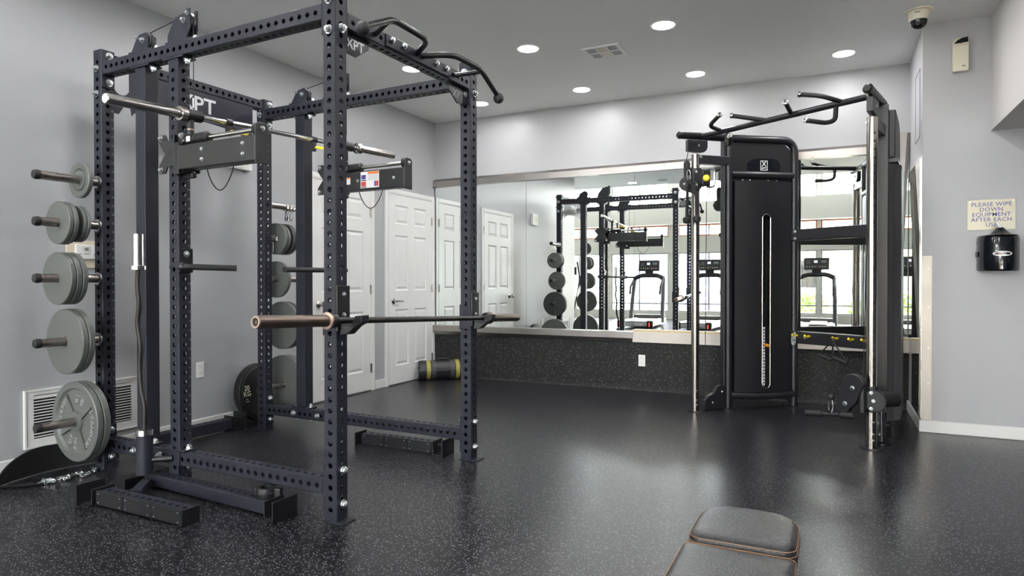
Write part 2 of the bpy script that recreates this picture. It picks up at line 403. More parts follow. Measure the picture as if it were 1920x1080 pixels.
# ------------------------------------------------------------------ doors in the left wall
def door(n, y0, y1, knob):
    w, h = y1-y0, 2.032
    d = sempty('door_%d' % n, (L, y0, 0.012))
    X = [0, .115, w/2-.055, w/2+.055, w-.115, w]; Z = [0, .19, .80, 1.0, 1.60, 1.72, 1.925, h]
    m = MB(); fr = .012
    for i in range(5):
        for k in range(7):
            if i in (1, 3) and k in (1, 3, 5): continue
            m.add([(fr,X[i],Z[k]),(fr,X[i+1],Z[k]),(fr,X[i+1],Z[k+1]),(fr,X[i],Z[k+1])], [(0,1,2,3)])
    m.add([(fr,0,0),(fr,w,0),(fr,w,h),(fr,0,h),(0.001,0,0),(0.001,w,0),(0.001,w,h),(0.001,0,h)], [(0,4,5,1),(1,5,6,2),(2,6,7,3),(3,7,4,0)])
    obj('door_slab', m, 'white_paint', d)
    for i in (1, 3):
        for k in (1, 3, 5):
            q = MB(); R = []
            for ins, dp in ((0, fr), (.014, fr-.010), (.022, fr-.010), (.045, fr-.002)):
                o = len(q.v)
                q.v += [Vector((dp, X[i]+ins, Z[k]+ins)), Vector((dp, X[i+1]-ins, Z[k]+ins)), Vector((dp, X[i+1]-ins, Z[k+1]-ins)), Vector((dp, X[i]+ins, Z[k+1]-ins))]
                if R:
                    for j in range(4): q.f.append([R[-1]+j, R[-1]+(j+1) % 4, o+(j+1) % 4, o+j])
                R.append(o)
            q.f.append([R[-1]+j for j in range(4)])
            obj('door_panel', q, 'white_paint', d)
    c = MB(); cw = .058
    prof = [(0,0),(.010,0),(.017,.018),(.017,cw-.006),(.012,cw),(0,cw)]
    zt = h+.004
    obj('casing', MB().prism([(p[0], -.004-p[1]) for p in prof], -.012, zt+cw, frame((1,0,0),(0,1,0),(0,0,1))), 'white_paint', d)
    obj('casing', MB().prism([(p[0], w+.004+p[1]) for p in prof], -.012, zt+cw, frame((1,0,0),(0,1,0),(0,0,1))), 'white_paint', d)
    obj('casing', MB().prism([(p[0], zt+p[1]) for p in prof], -.004, w+.004, frame((1,0,0),(0,0,1),(0,1,0))), 'white_paint', d)
    for z in (.22, 1.02, 1.80):
        hg = MB().cyl((.019, w+.001, z-.045), (.019, w+.001, z+.045), .006, 8); hg.box(.010,.017,w-.012,w+.014,z-.045,z+.045)
        obj('hinge', hg, 'worn_chrome', d)
    k = MB().lathe([(.030,0),(.032,.006),(.026,.014),(.012,.018),(.010,.045)], (fr, .075, .89), (1,0,0), 20)
    ro = obj('door_handle', k, 'worn_chrome', d, True)
    if knob:
        obj('knob', MB().lathe([(.010,.04),(.022,.046),(.028,.058),(.024,.072),(.010,.078)], (fr,.075,.89), (1,0,0), 20), 'worn_chrome', ro, True)
    else:
        obj('lever', MB().sweep(rounded([(fr+.04,.075,.89),(fr+.052,.09,.891),(fr+.050,.19,.888)], .02), [.009]*8, 10), 'worn_chrome', ro, True)
    return d
door(1, 4.505, 5.335, True); door(2, 5.637, 6.463, False)
# ------------------------------------------------------------------ window wall behind the camera
ww = MB()
struct('wall_window_sill', MB().box(XL2, XR2, YW-.15, YW, 0, .22), 'cream_paint')
struct('wall_window_band', MB().box(XL2, XR2, YW-.15, YW+.05, 1.98, 2.46), 'cream_paint')
struct('wall_window_beam', MB().box(XL2, XR2, YW-.15, YW+.35, 2.80, 3.42), 'cream_paint')
struct('wall_window_top', MB().box(XL2, XR2, YW-.15, YW, 4.2, HH), 'cream_paint')
nb = 6; bw = (XR2-XL2)/nb
for i in range(1, nb):
    x = XL2+i*bw
    hw_ = .14 if i == 2 else .05
    struct('wall_pier_%d' % i, MB().box(x-hw_, x+hw_, YW-.14, YW-.002, .22, 4.2), 'cream_paint')
wn = 0
for i in range(nb):
    for (z0, z1, mt, nv, nh) in ((.22,1.98,'window_frame',2,2), (2.46,2.80,'orange_frame',2,1), (3.42,4.2,'window_frame',2,1)):
        wn += 1
        x0, x1 = XL2+i*bw+(.14 if i == 2 else .05), XL2+(i+1)*bw-(.14 if i == 1 else .05)
        if i == 0: x0 = XL2
        if i == nb-1: x1 = XR2
        w_ = sempty('window_%d' % wn, ((x0+x1)/2, YW-.08, z0)); hw = (x1-x0)/2; hz = z1-z0; f = .035
        fm = MB().box(-hw,hw,-.03,.03,0,f).box(-hw,hw,-.03,.03,hz-f,hz).box(-hw,-hw+f,-.03,.03,f,hz-f).box(hw-f,hw,-.03,.03,f,hz-f)
        obj('window_frame', fm, mt, w_)
        for k in range(1, nv): obj('mullion', MB().box(-hw+2*hw*k/nv-.02, -hw+2*hw*k/nv+.02, -.025,.025,f,hz-f), mt if mt != 'orange_frame' else 'window_frame', w_)
        if nh == 2: obj('transom_bar', MB().box(-hw+f, hw-f, -.024,.024, .22,.26), mt, w_)
        obj('pane', MB().box(-hw+f, hw-f, -.003, .003, f, hz-f), 'clear_glass', w_)
# portals help the renderer find the daylight that comes in by the windows
for (z0, z1) in ((.22,1.98),(2.46,2.80),(3.42,4.2)):
    la = bpy.data.lights.new('window_portal', 'AREA'); la.shape = 'RECTANGLE'; la.size = XR2-XL2; la.size_y = z1-z0; la.cycles.is_portal = True
    lo = bpy.data.objects.new('window_portal', la); COL.objects.link(lo); lo.location = ((XL2+XR2)/2, YW-.17, (z0+z1)/2); lo.rotation_euler = (PI/2, 0, 0)
# ------------------------------------------------------------------ recessed ceiling lamps
PLACE = {(0,0):'at the far left beside the rack pull-up bar', (1,0):'second from left in the row nearest the mirror wall', (2,0):'third from left in the row nearest the mirror wall',
         (3,0):'above the cable machine near the far right', (0,1):'behind the rack crossbar in the second row', (1,1):'left of the ceiling vent', (2,1):'right of the ceiling vent',
         (3,1):'at the top edge right of the vent lamps', (0,2):'over the left side of the rack'}
lx = [-3.34, -2.21, -1.12, .075]; ly = [6.05, 4.80, 3.50, 2.25]
def lamp(x, y, label, z=HC):
    t = thing('recessed_ceiling_light', label, 'ceiling light', (x, y, z), (0,0,0), 'recessed ceiling lights')
    obj('trim_ring', MB().lathe([(.076,0),(.082,-.004),(.094,-.004),(.098,0)], (0,0,0), (0,0,1), 32, False), 'white_plastic', t, True)
    obj('diffuser', MB().lathe([(.077,-.0010),(.077,-.0025)], (0,0,0), (0,0,1), 32), 'lamp', t)
for j, y in enumerate(ly):  # the out-of-frame lamps continue the grid, added to light the scene
    for i, x in enumerate(lx):
        lamp(x, y, 'round recessed ceiling light '+PLACE.get((i, j), 'added out of frame to light the scene, row %s, column %s' % ('third fourth'.split()[j-2], 'first second third fourth'.split()[i])))
for y in (-1.6, -5.6):  # lamps added to brighten the room behind the camera
    for k, x in enumerate((-7.2, -5.3, -3.6, -1.9, -.2, 1.6)):
        lamp(x, y, 'added fill light in the high ceiling behind the camera, %s row, place %s' % ('near' if y > -2 else 'far', 'one two three four five six'.split()[k]), HH)
lamp(-3.41, .95, 'round recessed ceiling light seen only in the mirror')
t = thing('ceiling_speaker', 'round grey ceiling speaker seen in the mirror above the rack', 'speaker', (-2.83, 1.0, HC))
obj('rim', MB().lathe([(.095,0),(.095,-.006),(.08,-.008)], (0,0,0), (0,0,1), 28, False), 'white_plastic', t); obj('grille', MB().lathe([(.08,-.001),(.08,-.006)], (0,0,0), (0,0,1), 28), 'concrete', t)
# ------------------------------------------------------------------ ceiling vent
t = thing('ceiling_vent', 'square white air vent grille in the ceiling with six openings', 'vent', (-1.675, 5.135, HC))
fr_ = MB(); hx, hy = .155, .145
fr_.box(-hx,hx,-hy,-hy+.03,-.008,0).box(-hx,hx,hy-.03,hy,-.008,0).box(-hx,-hx+.03,-hy+.03,hy-.03,-.008,0).box(hx-.03,hx,-hy+.03,hy-.03,-.008,0)
fr_.box(-hx+.03,hx-.03,-.008,.008,-.008,0).box(-.048,-.038,-hy+.03,hy-.03,-.008,0).box(.038,.048,-hy+.03,hy-.03,-.008,0)
obj('vent_frame', fr_, 'white_plastic', t, bev=.001)
obj('dark_backing', MB().box(-hx+.01,hx-.01,-hy+.01,hy-.01,-.0015,0), 'ink_black', t)
for y0, y1 in ((-hy+.03,-.008),(.008,hy-.03)): obj('centre_plate', MB().box(-.038,.038,y0,y1,-.006,-.002), 'beige_plastic', t)
sl = None
for cx in (-.0865, .0865):
    for k in range(7):
        for y0 in (-hy+.03, .008):
            if sl is None: sl = MB().box(-.0018,.0018,0,hy-.038,-.006,-.0015).mesh('vent_blade')
            link('vent_blade', sl, 'white_plastic', t, (cx-.036+.012*k, y0, 0))
# ------------------------------------------------------------------ camera dome, siren, sign, dispenser
t = thing('dome_camera', 'cream dome security camera on the ceiling above the right corner', 'security camera', (.53, 5.33, HC))
obj('mount_ring', MB().lathe([(.086,0),(.086,-.008),(.062,-.012)], (0,0,0), (0,0,1), 32, False), 'cream_plastic', t, True)
bd = obj('camera_body', MB().lathe([(.066,-.006),(.063,-.055),(.056,-.068),(.050,-.070)], (0,0,0), (0,0,1), 32), 'cream_plastic', t, True)
obj('dome', MB().lathe([(.053,-.066),(.051,-.085),(.043,-.105),(.028,-.119),(.010,-.125),(.001,-.126)], (0,0,0), (0,0,1), 28, False), 'dark_glass', t, True)
obj('lens', MB().cyl((-.006,-.03,-.092), (-.012,-.058,-.104), .015, 16), 'black_plastic', t); obj('name_print', MB().box(-.030,.002,-.0655,-.063,-.030,-.024), 'ink_grey', bd)
t = thing('motion_detector', 'cream motion detector box with dark lens high on the right wall', 'motion detector', (.815, YR, 2.61))
poly = [(-.049,.004),(-.042,0),(.042,0),(.049,.004),(.049,.226),(.040,.240),(-.028,.240),(-.049,.222)]
obj('housing', MB().prism(poly, 0, .042, frame((1,0,0),(0,0,1),(0,-1,0))), 'cream_plastic', t, bev=.006)
obj('lens_window', MB().prism([(-.042,.196),(.043,.200),(.043,.236),(.010,.234),(-.020,.220)], .0425, .046, frame((1,0,0),(0,0,1),(0,-1,0))), 'dark_glass', t)
obj('recess_band', MB().box(-.042,.043,-.0440,-.0425,.180,.194), 'beige_plastic', t); obj('indicator', MB().sphere((0,-.0445,.197), .004, 8, 6), 'tile_teal', t); obj('maker_mark', MB().box(.008,.028,-.0432,-.0425,.030,.038), 'ink_grey', t)
t = thing('wall_sign', 'gold plate with blue capitals asking to wipe down equipment', 'sign', (1.0055, YR-.0005, 1.58))
obj('plate', MB().box(-.140,.140,-.004,0,-.108,.108), 'sign_gold', t, bev=.0015)
tx = MB()
for s, z in (('PLEASE WIPE',.072),('DOWN',.036),('EQUIPMENT',0),('AFTER EACH',-.036),('USE',-.072)):
    add_text(tx, s, .040, frame((1,0,0),(0,0,1),(0,-1,0),(0,-.0046,z)), .004, 0, 1.05, 1.0)
obj('lettering', tx, 'ink_blue', t)
for x in (-.125,.125): bolt(t, (x,-.004,.094), (0,-1,0), True, .6, 'screw')
t = thing('wipe_dispenser', 'glossy black wall wipe dispenser with white oval label', 'dispenser', (1.042, YR, 1.18))
mm = MB(); n = 28; prof = [(.0,-.1),( .008,-.0)]
ring = [(.122*math.cos(PI+PI*k/n), -.155*math.sin(-PI*k/n*1.0)*-1) for k in range(n+1)]
def dshape(s, n=28): return [(s*.123*math.cos(PI*k/n), -(s*.16*math.sin(PI*k/n)+.01)) for k in range(n+1)]+[(-s*.123, 0), (s*.123, 0)]
zs = [(0,.94),(.012,1),(.228,1),(.246,.95),(.250,.86)]
vs = []; fs = []
for z, s in zs: vs += [(x, y, z) for x, y in dshape(s)]
K = len(dshape(1))
for i in range(len(zs)-1):
    for k in range(K): fs.append((i*K+k, i*K+(k+1) % K, (i+1)*K+(k+1) % K, (i+1)*K+k))
fs.append(tuple(range(K))); fs.append(tuple(range((len(zs)-1)*K, len(zs)*K)))
mat('gloss_black', (.008,.009,.012), .12, coat=.5)
obj('bucket', MB().add(vs, fs), 'gloss_black', t, True)
obj('funnel_lid', MB().lathe([(.10,.246),(.062,.256),(.030,.288),(.022,.300),(.019,.300)], (0,-.085,0), (0,0,1), 28), 'gloss_black', t, True)
ov = MB()
def ovp(a, s=1, e=0): 
    x = s*.055*math.cos(a); z = .118+s*.018*math.sin(a); k = math.acos(max(-1, min(1, x/.123))); return (x, -(.16*math.sin(k)+.0112+e), z)
cs = [ovp(0,0,.0012)]+[ovp(2*PI*k/32,1,.0012) for k in range(32)]
ov.add(cs, [(0,1+k,1+(k+1) % 32) for k in range(32)])
lb = obj('label', ov, 'ink_white', t)
obj('label_mark', MB().box(-.018,.022,-.1723,-.1715,.1155,.1195), 'ink_grey', lb); obj('label_dot', MB().cyl((-.026,-.1712,.118),(-.026,-.1720,.118), .006, 12), 'ink_red', lb)
obj('wipe_tuft', MB().sweep(rounded([(0,-.085,.29),(-.002,-.087,.312),(-.012,-.09,.325),(-.022,-.092,.340)], .01), [.012,.013,.014,.014,.012,.010,.010,.012,.012,.008,.006,.005,.004,.003][:14], 7), 'white_plastic', t, True)
for z in (.06,.13,.20):
    for sx in (-1, 1): bolt(t, (sx*.124, -.02, z), (sx,0,0), True, .5, 'screw')
obj('side_latch', MB().box(-.130,-.122,-.05,-.02,.10,.135), 'black_plastic', t)
# ------------------------------------------------------------------ left wall fittings
def outlet(label, loc, rot):
    t = thing('wall_outlet', label, 'outlet', loc, rot)
    obj('cover_plate', MB().box(-.035,.035,-.005,0,-.058,.058), 'white_plastic', t, bev=.002)
    for z in (-.026,.026):
        r_ = obj('socket', MB().prism([(.017*math.cos(a)*1.0, z+max(-.013,min(.013,.017*math.sin(a)))) for a in [2*PI*k/20 for k in range(20)]], .005, .0065, frame((1,0,0),(0,0,1),(0,-1,0))), 'white_plastic', t)
        for x in (-.006,.006): obj('slot', MB().box(x-.001,x+.001,-.0068,-.0064,z-.001,z+.008), 'ink_black', r_)
        obj('slot', MB().cyl((0,-.0064,z-.008),(0,-.0068,z-.008),.0025,8), 'ink_black', r_)
outlet('white wall outlet low on the left wall behind the rack', (L, 3.34, .452), (0,0,PI/2))
outlet('white wall outlet on the speckled rubber below the mirror', (-1.736, 6.528, .308), (0,0,0))
t = thing('thermostat', 'white thermostat with grey display on a beige wall plate', 'thermostat', (L, 2.51, 1.295), (0,0,PI/2))
obj('wall_plate', MB().box(-.115,.10,-.012,0,-.10,.072), 'beige_plastic', t, bev=.003)
obj('thermostat_body', MB().box(-.07,.075,-.032,-.012,-.045,.045), 'white_plastic', t, bev=.005)
obj('display', MB().box(-.03,.02,-.034,-.032,-.002,.034), 'curtain', t); obj('display_digits', MB().box(-.018,.004,-.035,-.034,.008,.026), 'ink_grey', t)
for x in (-.052,-.042,.04,.05): obj('button', MB().box(x-.003,x+.003,-.034,-.032,-.018,-.012), 'ink_grey', t)
obj('button_print', MB().box(-.022,.014,-.0325,-.032,-.014,-.009), 'ink_grey', t)
t = thing('wall_chime', 'small white box on the left wall, seen in the mirror', 'chime box', (L, 3.70, 2.085), (0,0,PI/2))
obj('chime_body', MB().box(-.10,.10,-.045,0,-.09,.09), 'white_plastic', t, bev=.008); obj('chime_grille', MB().box(-.06,.06,-.047,-.045,-.05,.05), 'cream_plastic', t)
# return air grille
t = thing('return_air_grille', 'white louvred return air grille low on the left wall', 'vent', (L, 2.505, .30), (0,0,PI/2))
gw, gh = .352, .172
fm = MB()
for w0, w1, d in ((0,.012,.020),(.012,.052,.014)):
    fm.box(-gw+w0,gw-w0,-d,0,gh-w1,gh-w0).box(-gw+w0,gw-w0,-d,0,-gh+w0,-gh+w1).box(-gw+w0,-gw+w1,-d,0,-gh+w1,gh-w1).box(gw-w1,gw-w0,-d,0,-gh+w1,gh-w1)
obj('grille_frame', fm, 'white_paint', t, bev=.002)
obj('grille_dark', MB().box(-gw+.03,gw-.03,-.002,0,-gh+.03,gh-.03), 'ink_black', t)
sm = MB().prism([(-.003,.0005),(-.003,-.003),(-.014,-.0035),(-.014,.003)], -gw+.05, gw-.05, frame((0,1,0),(0,0,1),(1,0,0))).mesh('louvre')
for k in range(15): link('louvre', sm, 'white_paint', t, (0,0,-gh+.064+k*.01745))
# ------------------------------------------------------------------ leaning metal trim in the corner
t = thing('loose_trim', 'loose brushed metal trim leaning in the corner behind the cable machine', 'metal trim')
p0, p1 = Vector((.425, 6.30, 0.0)), Vector((.545, 6.45, 2.36)); ax = (p1-p0).normalized(); sx_ = Vector((1,0,0)); sx_ = (sx_-ax*sx_.dot(ax)).normalized(); sy_ = ax.cross(sx_)
M_ = frame(sx_, sy_, ax, p0)
obj('flat_face', MB().prism([(-.06,-.002),(.015,-.002),(.015,.002),(-.06,.002)], 0, 2.38, M_), 'steel_brushed', t)
obj('bevel_face', MB().prism([(.0152,-.002),(.043,.020),(.041,.023),(.0152,.002)], 0, 2.38, M_), 'steel_brushed', t)
# ================================================================== POWER RACK (local a,b,z; a=0/b=0 is the front near upright's outer corner)
RX, RY, DX, DY, RT, RR = -2.0331, 2.3204, 1.7935, 1.182, 2.4638, -0.0267
S = .0762
def RW(a, b, z=0): return Vector((RX+math.cos(RR)*a-math.sin(RR)*b, RY+math.sin(RR)*a+math.cos(RR)*b, z))
ROT = (0, 0, RR)
rack = thing('power_rack', 'dark charcoal power rack with perforated uprights and storage pegs', 'power rack', (RX, RY, 0), ROT)
ex, ey, ez = Vector((1,0,0)), Vector((0,1,0)), Vector((0,0,1))
def upright(a0, b0, ztop=RT, z0=.006, nm='upright', nums=None):
    n = int((ztop-.03-.056)//.0508)+1
    m = MB(); perf(m, (a0+S/2, b0+S/2, z0), ez, ex, ey, ztop-z0, S, S, start=.056-z0, n=n)
    u = obj(nm, m, 'rack_metal', rack)
    nm_ = MB()
    for k in range(n):
        add_text(nm_, str(k), .016, frame(ey, ez, ex, (a0+S+.0006, b0+S-.012, .056+k*.0508+.0254)), .01)
    tag(obj('hole_numbers', nm_, nums or 'ink_black', u), kind='stuff')
    return u
U2 = upright(-S, 0); U4 = upright(-S, DY); U1 = upright(-DX-S, 0, nums='ink_grey'); U3 = upright(-DX-S, DY)
AM, AG = -1.108, -1.390         # +a faces of the middle and the plain guide columns
ZB0, ZB1, ZT0, ZT1 = .121, .195, 2.314, 2.39
M1 = upright(AM-S, 0, 2.30, .205, nums='ink_grey'); M2 = upright(AM-S, DY, 2.30, .205)
for b0 in (0, DY):
    obj('guide_column', MB().box(AG-.086, AG, b0+.002, b0+S+.006, .207, 2.30), 'rack_metal', rack, bev=.004)
# foot plates
for (a0, b0, dirx, diry) in ((-S,0,1,-1),(-S,DY,1,-1),(-DX-S,0,-1,-1),(-DX-S,DY,-1,-1)):
    f = MB().box(a0-(.045 if dirx < 0 else .002), a0+S+(.045 if dirx > 0 else .002), b0-.012, b0+S+.002, 0, .006)
    fo = obj('foot_plate', f, 'rack_metal', rack, bev=.0015)
    obj('anchor_hole', MB().cyl((a0+(S+.022 if dirx > 0 else -.022), b0+S/2-.01, .0061), (a0+(S+.022 if dirx > 0 else -.022), b0+S/2-.01, .0066), .007, 12), 'ink_black', fo)
# beams along a (sides)
def beam_a(name, a0, a1, b0, z0, z1, bolts=True):
    m = MB(); perf(m, (a0+.009, b0+S/2, (z0+z1)/2), ex, ey, ez, a1-a0-.018, S-.002, z1-z0)
    o = obj(name, m, 'rack_metal', rack)
    zc = (z0+z1)/2
    for a, s in ((a0, 1), (a1, -1)):
        obj('flange_plate', MB().box(min(a, a+s*.009), max(a, a+s*.009), b0+.002, b0+S-.002, zc-.11, zc+.11), 'rack_metal', rack, bev=.002)
        for dz in (-.078, .078):
            bolt(rack, (a+s*.009, b0+S/2+.004, zc+dz), (s,0,0)); bolt(rack, (a-s*S, b0+S/2+.004, zc+dz), (-s,0,0))
    return o
for b0 in (0, DY):
    beam_a('top_side_beam', -DX, -S, b0, ZT0, ZT1); beam_a('bottom_side_beam', -DX, -S, b0, ZB0, ZB1)
# rear beam with name panel
def beam_b(name, a0, b0, b1, z0, z1):
    m = MB(); perf(m, (a0+S/2, b0+.009, (z0+z1)/2), ey, ex, ez, b1-b0-.018, S-.002, z1-z0); return obj(name, m, 'rack_metal', rack)
beam_b('rear_top_beam', -DX-S, S, DY, 2.384, 2.45)
def arc(cx, cy, rx, ry, a0, a1, n=8): return [(cx+rx*math.cos(a0+(a1-a0)*k/n), cy+ry*math.sin(a0+(a1-a0)*k/n)) for k in range(n+1)]
b0, b1 = S+.001, DY-.001
MA = frame((0,1,0),(0,0,1),(1,0,0),(-DX-.012,0,0))      # polygons in (b,z), thickness along a
panel = [(b0+.002,2.383),(b0+.002,2.14)]+arc((b0+b1)/2, 2.10, (b1-b0)/2-.06, .075, PI, 0, 14)+[(b1-.002,2.14),(b1-.002,2.383)]
# slotted openings beside the posts are left free by building the panel from three plates
pl = MB().prism([(b0+.095,2.383),(b0+.095,2.215)]+arc((b0+b1)/2, 2.115, (b1-b0)/2-.11, .075, PI, 0, 14)+[(b1-.095,2.215),(b1-.095,2.383)], 0, .006, MA)
np_ = obj('name_panel', pl, 'rack_metal', rack)
for s, e in ((b0, 1), (b1, -1)):
    q = [(s,2.383),(s,2.11),(s+e*.03,2.11),(s+e*.095,2.215),(s+e*.095,2.255)]+[(s+e*(.0475+.0475*math.cos(t)), 2.27-.045*math.sin(t)) for t in [PI*k/8 for k in range(1, 8)]]+[(s+e*.004,2.27),(s+e*.004,2.383)]
    obj('name_panel_end', MB().prism(q, 0, .006, MA), 'rack_metal', rack)
    for z in (2.354, 2.208):
        pass
tx = MB(); add_text(tx, 'XPT', .140, frame(ey, ez, ex, (-DX-.0055, .635, 2.292)), .018, 0, 1.0, 1.10); obj('name_print', tx, 'ink_silver', np_)
tx = MB(); add_text(tx, 'XPT', .16, frame(-ey, ez, -ex, (-DX-.0125, .64, 2.295)), .018, 0, 1.0, 1.15); obj('name_print', tx, 'ink_silver', np_)
for z in (2.354, 2.208):
    bolt(rack, (-DX-S/2-.004, 0, z), (0,-1,0)); bolt(rack, (-DX-S/2-.004, DY, z), (0,-1,0)); bolt(rack, (-DX-S/2-.004, DY+S, z), (0,1,0)); bolt(rack, (-DX-S/2-.004, S, z), (0,1,0))
# front top beam with gussets and the grip bars
beam_b('front_top_beam', -S, S, DY, 2.287, 2.362)
for b_, e in ((S, 1), (DY, -1)):
    obj('flange_plate', MB().box(-S+.002,-.002,min(b_,b_+e*.009),max(b_,b_+e*.009),2.20,2.44), 'rack_metal', rack, bev=.002)
    g = obj('corner_gusset', MB().prism([(b_+e*.010,2.286),(b_+e*.010,2.19),(b_+e*.10,2.185),(b_+e*.19,2.245),(b_+e*.19,2.286)], -.004, .004, frame((0,1,0),(0,0,1),(1,0,0),(-.035,0,0))), 'black_metal', rack)
    tx = MB(); add_text(tx, 'XPT', .070, frame(ey, ez, ex, (-.0303, b_+e*.093, 2.236)), .016); obj('gusset_print', tx, 'ink_silver' if e > 0 else 'ink_grey', g)
    for z in (2.26, 2.397):
        bolt(rack, (-S/2, b_-e*S, z), (0,-e,0)); bolt(rack, (-S/2, b_+e*.009, z), (0,e,0))
for b_ in (.40, .50, .80, .90): bolt(rack, (.001, b_, 2.333), (1,0,0))
gb = obj('grip_mount_plate', MB().box(.0005,.006,.36,.94,2.295,2.355), 'rack_metal', rack, bev=.001)
cB = .64
for e in (-1, 1):
    def B(x): return cB+e*x
    main = rounded([(.004,B(.02),2.335),(.12,B(.10),2.345),(.15,B(.15),2.347),(.15,B(.41),2.352),(.15,B(.62),2.245)], .05, 5)
    gt = obj('grip_tube', MB().sweep(main, .016, 12), 'black_metal', rack, True)
    obj('grip_ball', MB().sphere((.15,B(.625),2.236), .033, 20, 12), 'black_rubber', gt, True)
    obj('grip_strut', MB().sweep([(.002,B(.36),2.325),(.15,B(.43),2.345)], .013, 10), 'black_metal', gt, True)
# column end flanges with bolts
for b0 in (0, DY):
    for a1, w_ in ((AM, S), (AG, .086)):
        ac = a1-w_/2
        obj('column_flange', MB().box(ac-.082, ac+.082, b0-.004, b0+S+.004, ZT0-.012, ZT0-.001), 'rack_metal', rack, bev=.002)
        obj('column_flange', MB().box(ac-.082, ac+.082, b0-.004, b0+S+.004, ZB1+.0005, ZB1+.011), 'rack_metal', rack, bev=.002)
        for s in (-1, 1):
            bolt(rack, (ac+s*.062, b0+S/2, ZT0-.012), (0,0,-1)); bolt(rack, (ac+s*.062, b0+S/2, ZB1+.011), (0,0,1)); bolt(rack, (ac+s*.062, b0+S/2, ZB0), (0,0,-1), s=.8)
for a in (-1.50, -1.27, -1.17): bolt(rack, (a, 0, .158), (0,-1,0)); bolt(rack, (a, DY, .158), (0,-1,0))
# pulley brackets on the top beams
def pulley(b0, a_c, tall):
    hp = .10 if not tall else .155
    base = obj('pulley_base', MB().box(a_c-.10,a_c+.11,b0+.004,b0+S-.004,ZT1+.0005,ZT1+.009), 'rack_metal', rack, bev=.001)
    if tall: poly = [(-.09,.009),(-.09,.05),(-.025,.135),(.06,.150),(.075,.168),(.092,.165),(.092,.06),(.06,.009)]; wc = (.045,.108)
    else:    poly = [(-.085,.009),(-.035,.085),(-.005,.100),(.035,.098),(.062,.085),(.062,.009)]; wc = (.02,.062)
    for b in (b0+.012, b0+S-.020):
        s_ = obj('pulley_plate', MB().prism(poly, 0, .006, frame((1,0,0),(0,0,1),(0,-1,0),(a_c,b+.006,ZT1))), 'rack_metal', rack)
        for k in range(6):
            t = 2*PI*k/6+.3
            c = Vector((a_c+wc[0]+.034*math.cos(t), b-.0005 if b < b0+.03 else b+.0065, ZT1+wc[1]+.034*math.sin(t)))
            tv = Vector((-math.sin(t),0,math.cos(t))); rv = Vector((math.cos(t),0,math.sin(t)))
            obj('plate_slot', MB().prism([(-.009,-.004),(.009,-.004),(.009,.004),(-.009,.004)], -.0002, .0002, frame(tv, rv, (0,-1,0), c)), 'ink_black', s_)
    obj('pulley_wheel', MB().lathe([(.020,-.014),(.047,-.014),(.050,-.011),(.040,-.003),(.040,.003),(.050,.011),(.047,.014),(.020,.014)], (a_c+wc[0], b0+S/2, ZT1+wc[1]), (0,1,0), 28), 'black_plastic', rack, True)
    bolt(rack, (a_c+wc[0], b0+.011, ZT1+wc[1]), (0,-1,0), s=.75); bolt(rack, (a_c+wc[0]+(.03 if tall else -.055), b0+.011, ZT1+(.14 if tall else .085)), (0,-1,0), s=.55)
    for s in (-.092,.10): bolt(rack, (a_c+s, b0+S/2, ZT1+.009), (0,0,1), s=.8)
    return Vector((a_c+wc[0], b0+S/2, ZT1+wc[1]))
for b0 in (0, DY):
    w1 = pulley(b0, -1.440, False); w2 = pulley(b0, -1.115, True)
    cab = [w1+Vector((.043,0,-.10)), w1+Vector((.040,0,.01)), w1+Vector((.0,0,.041)), w2+Vector((-.012,0,.041)), w2+Vector((.02,0,.036)), w2+Vector((.041,0,.004)), Vector((w2.x+.041, b0+S/2, 2.03+(.04 if b0 else 0)))]
    obj('lift_cable', MB().sweep(cab, .0028, 6), 'black_rubber', rack, True)
    obj('cable_clasp', MB().cyl((w2.x+.041,b0+S/2,2.035+(.04 if b0 else 0)),(w2.x+.041,b0+S/2,2.085+(.04 if b0 else 0)),.006,8), 'zinc', rack)
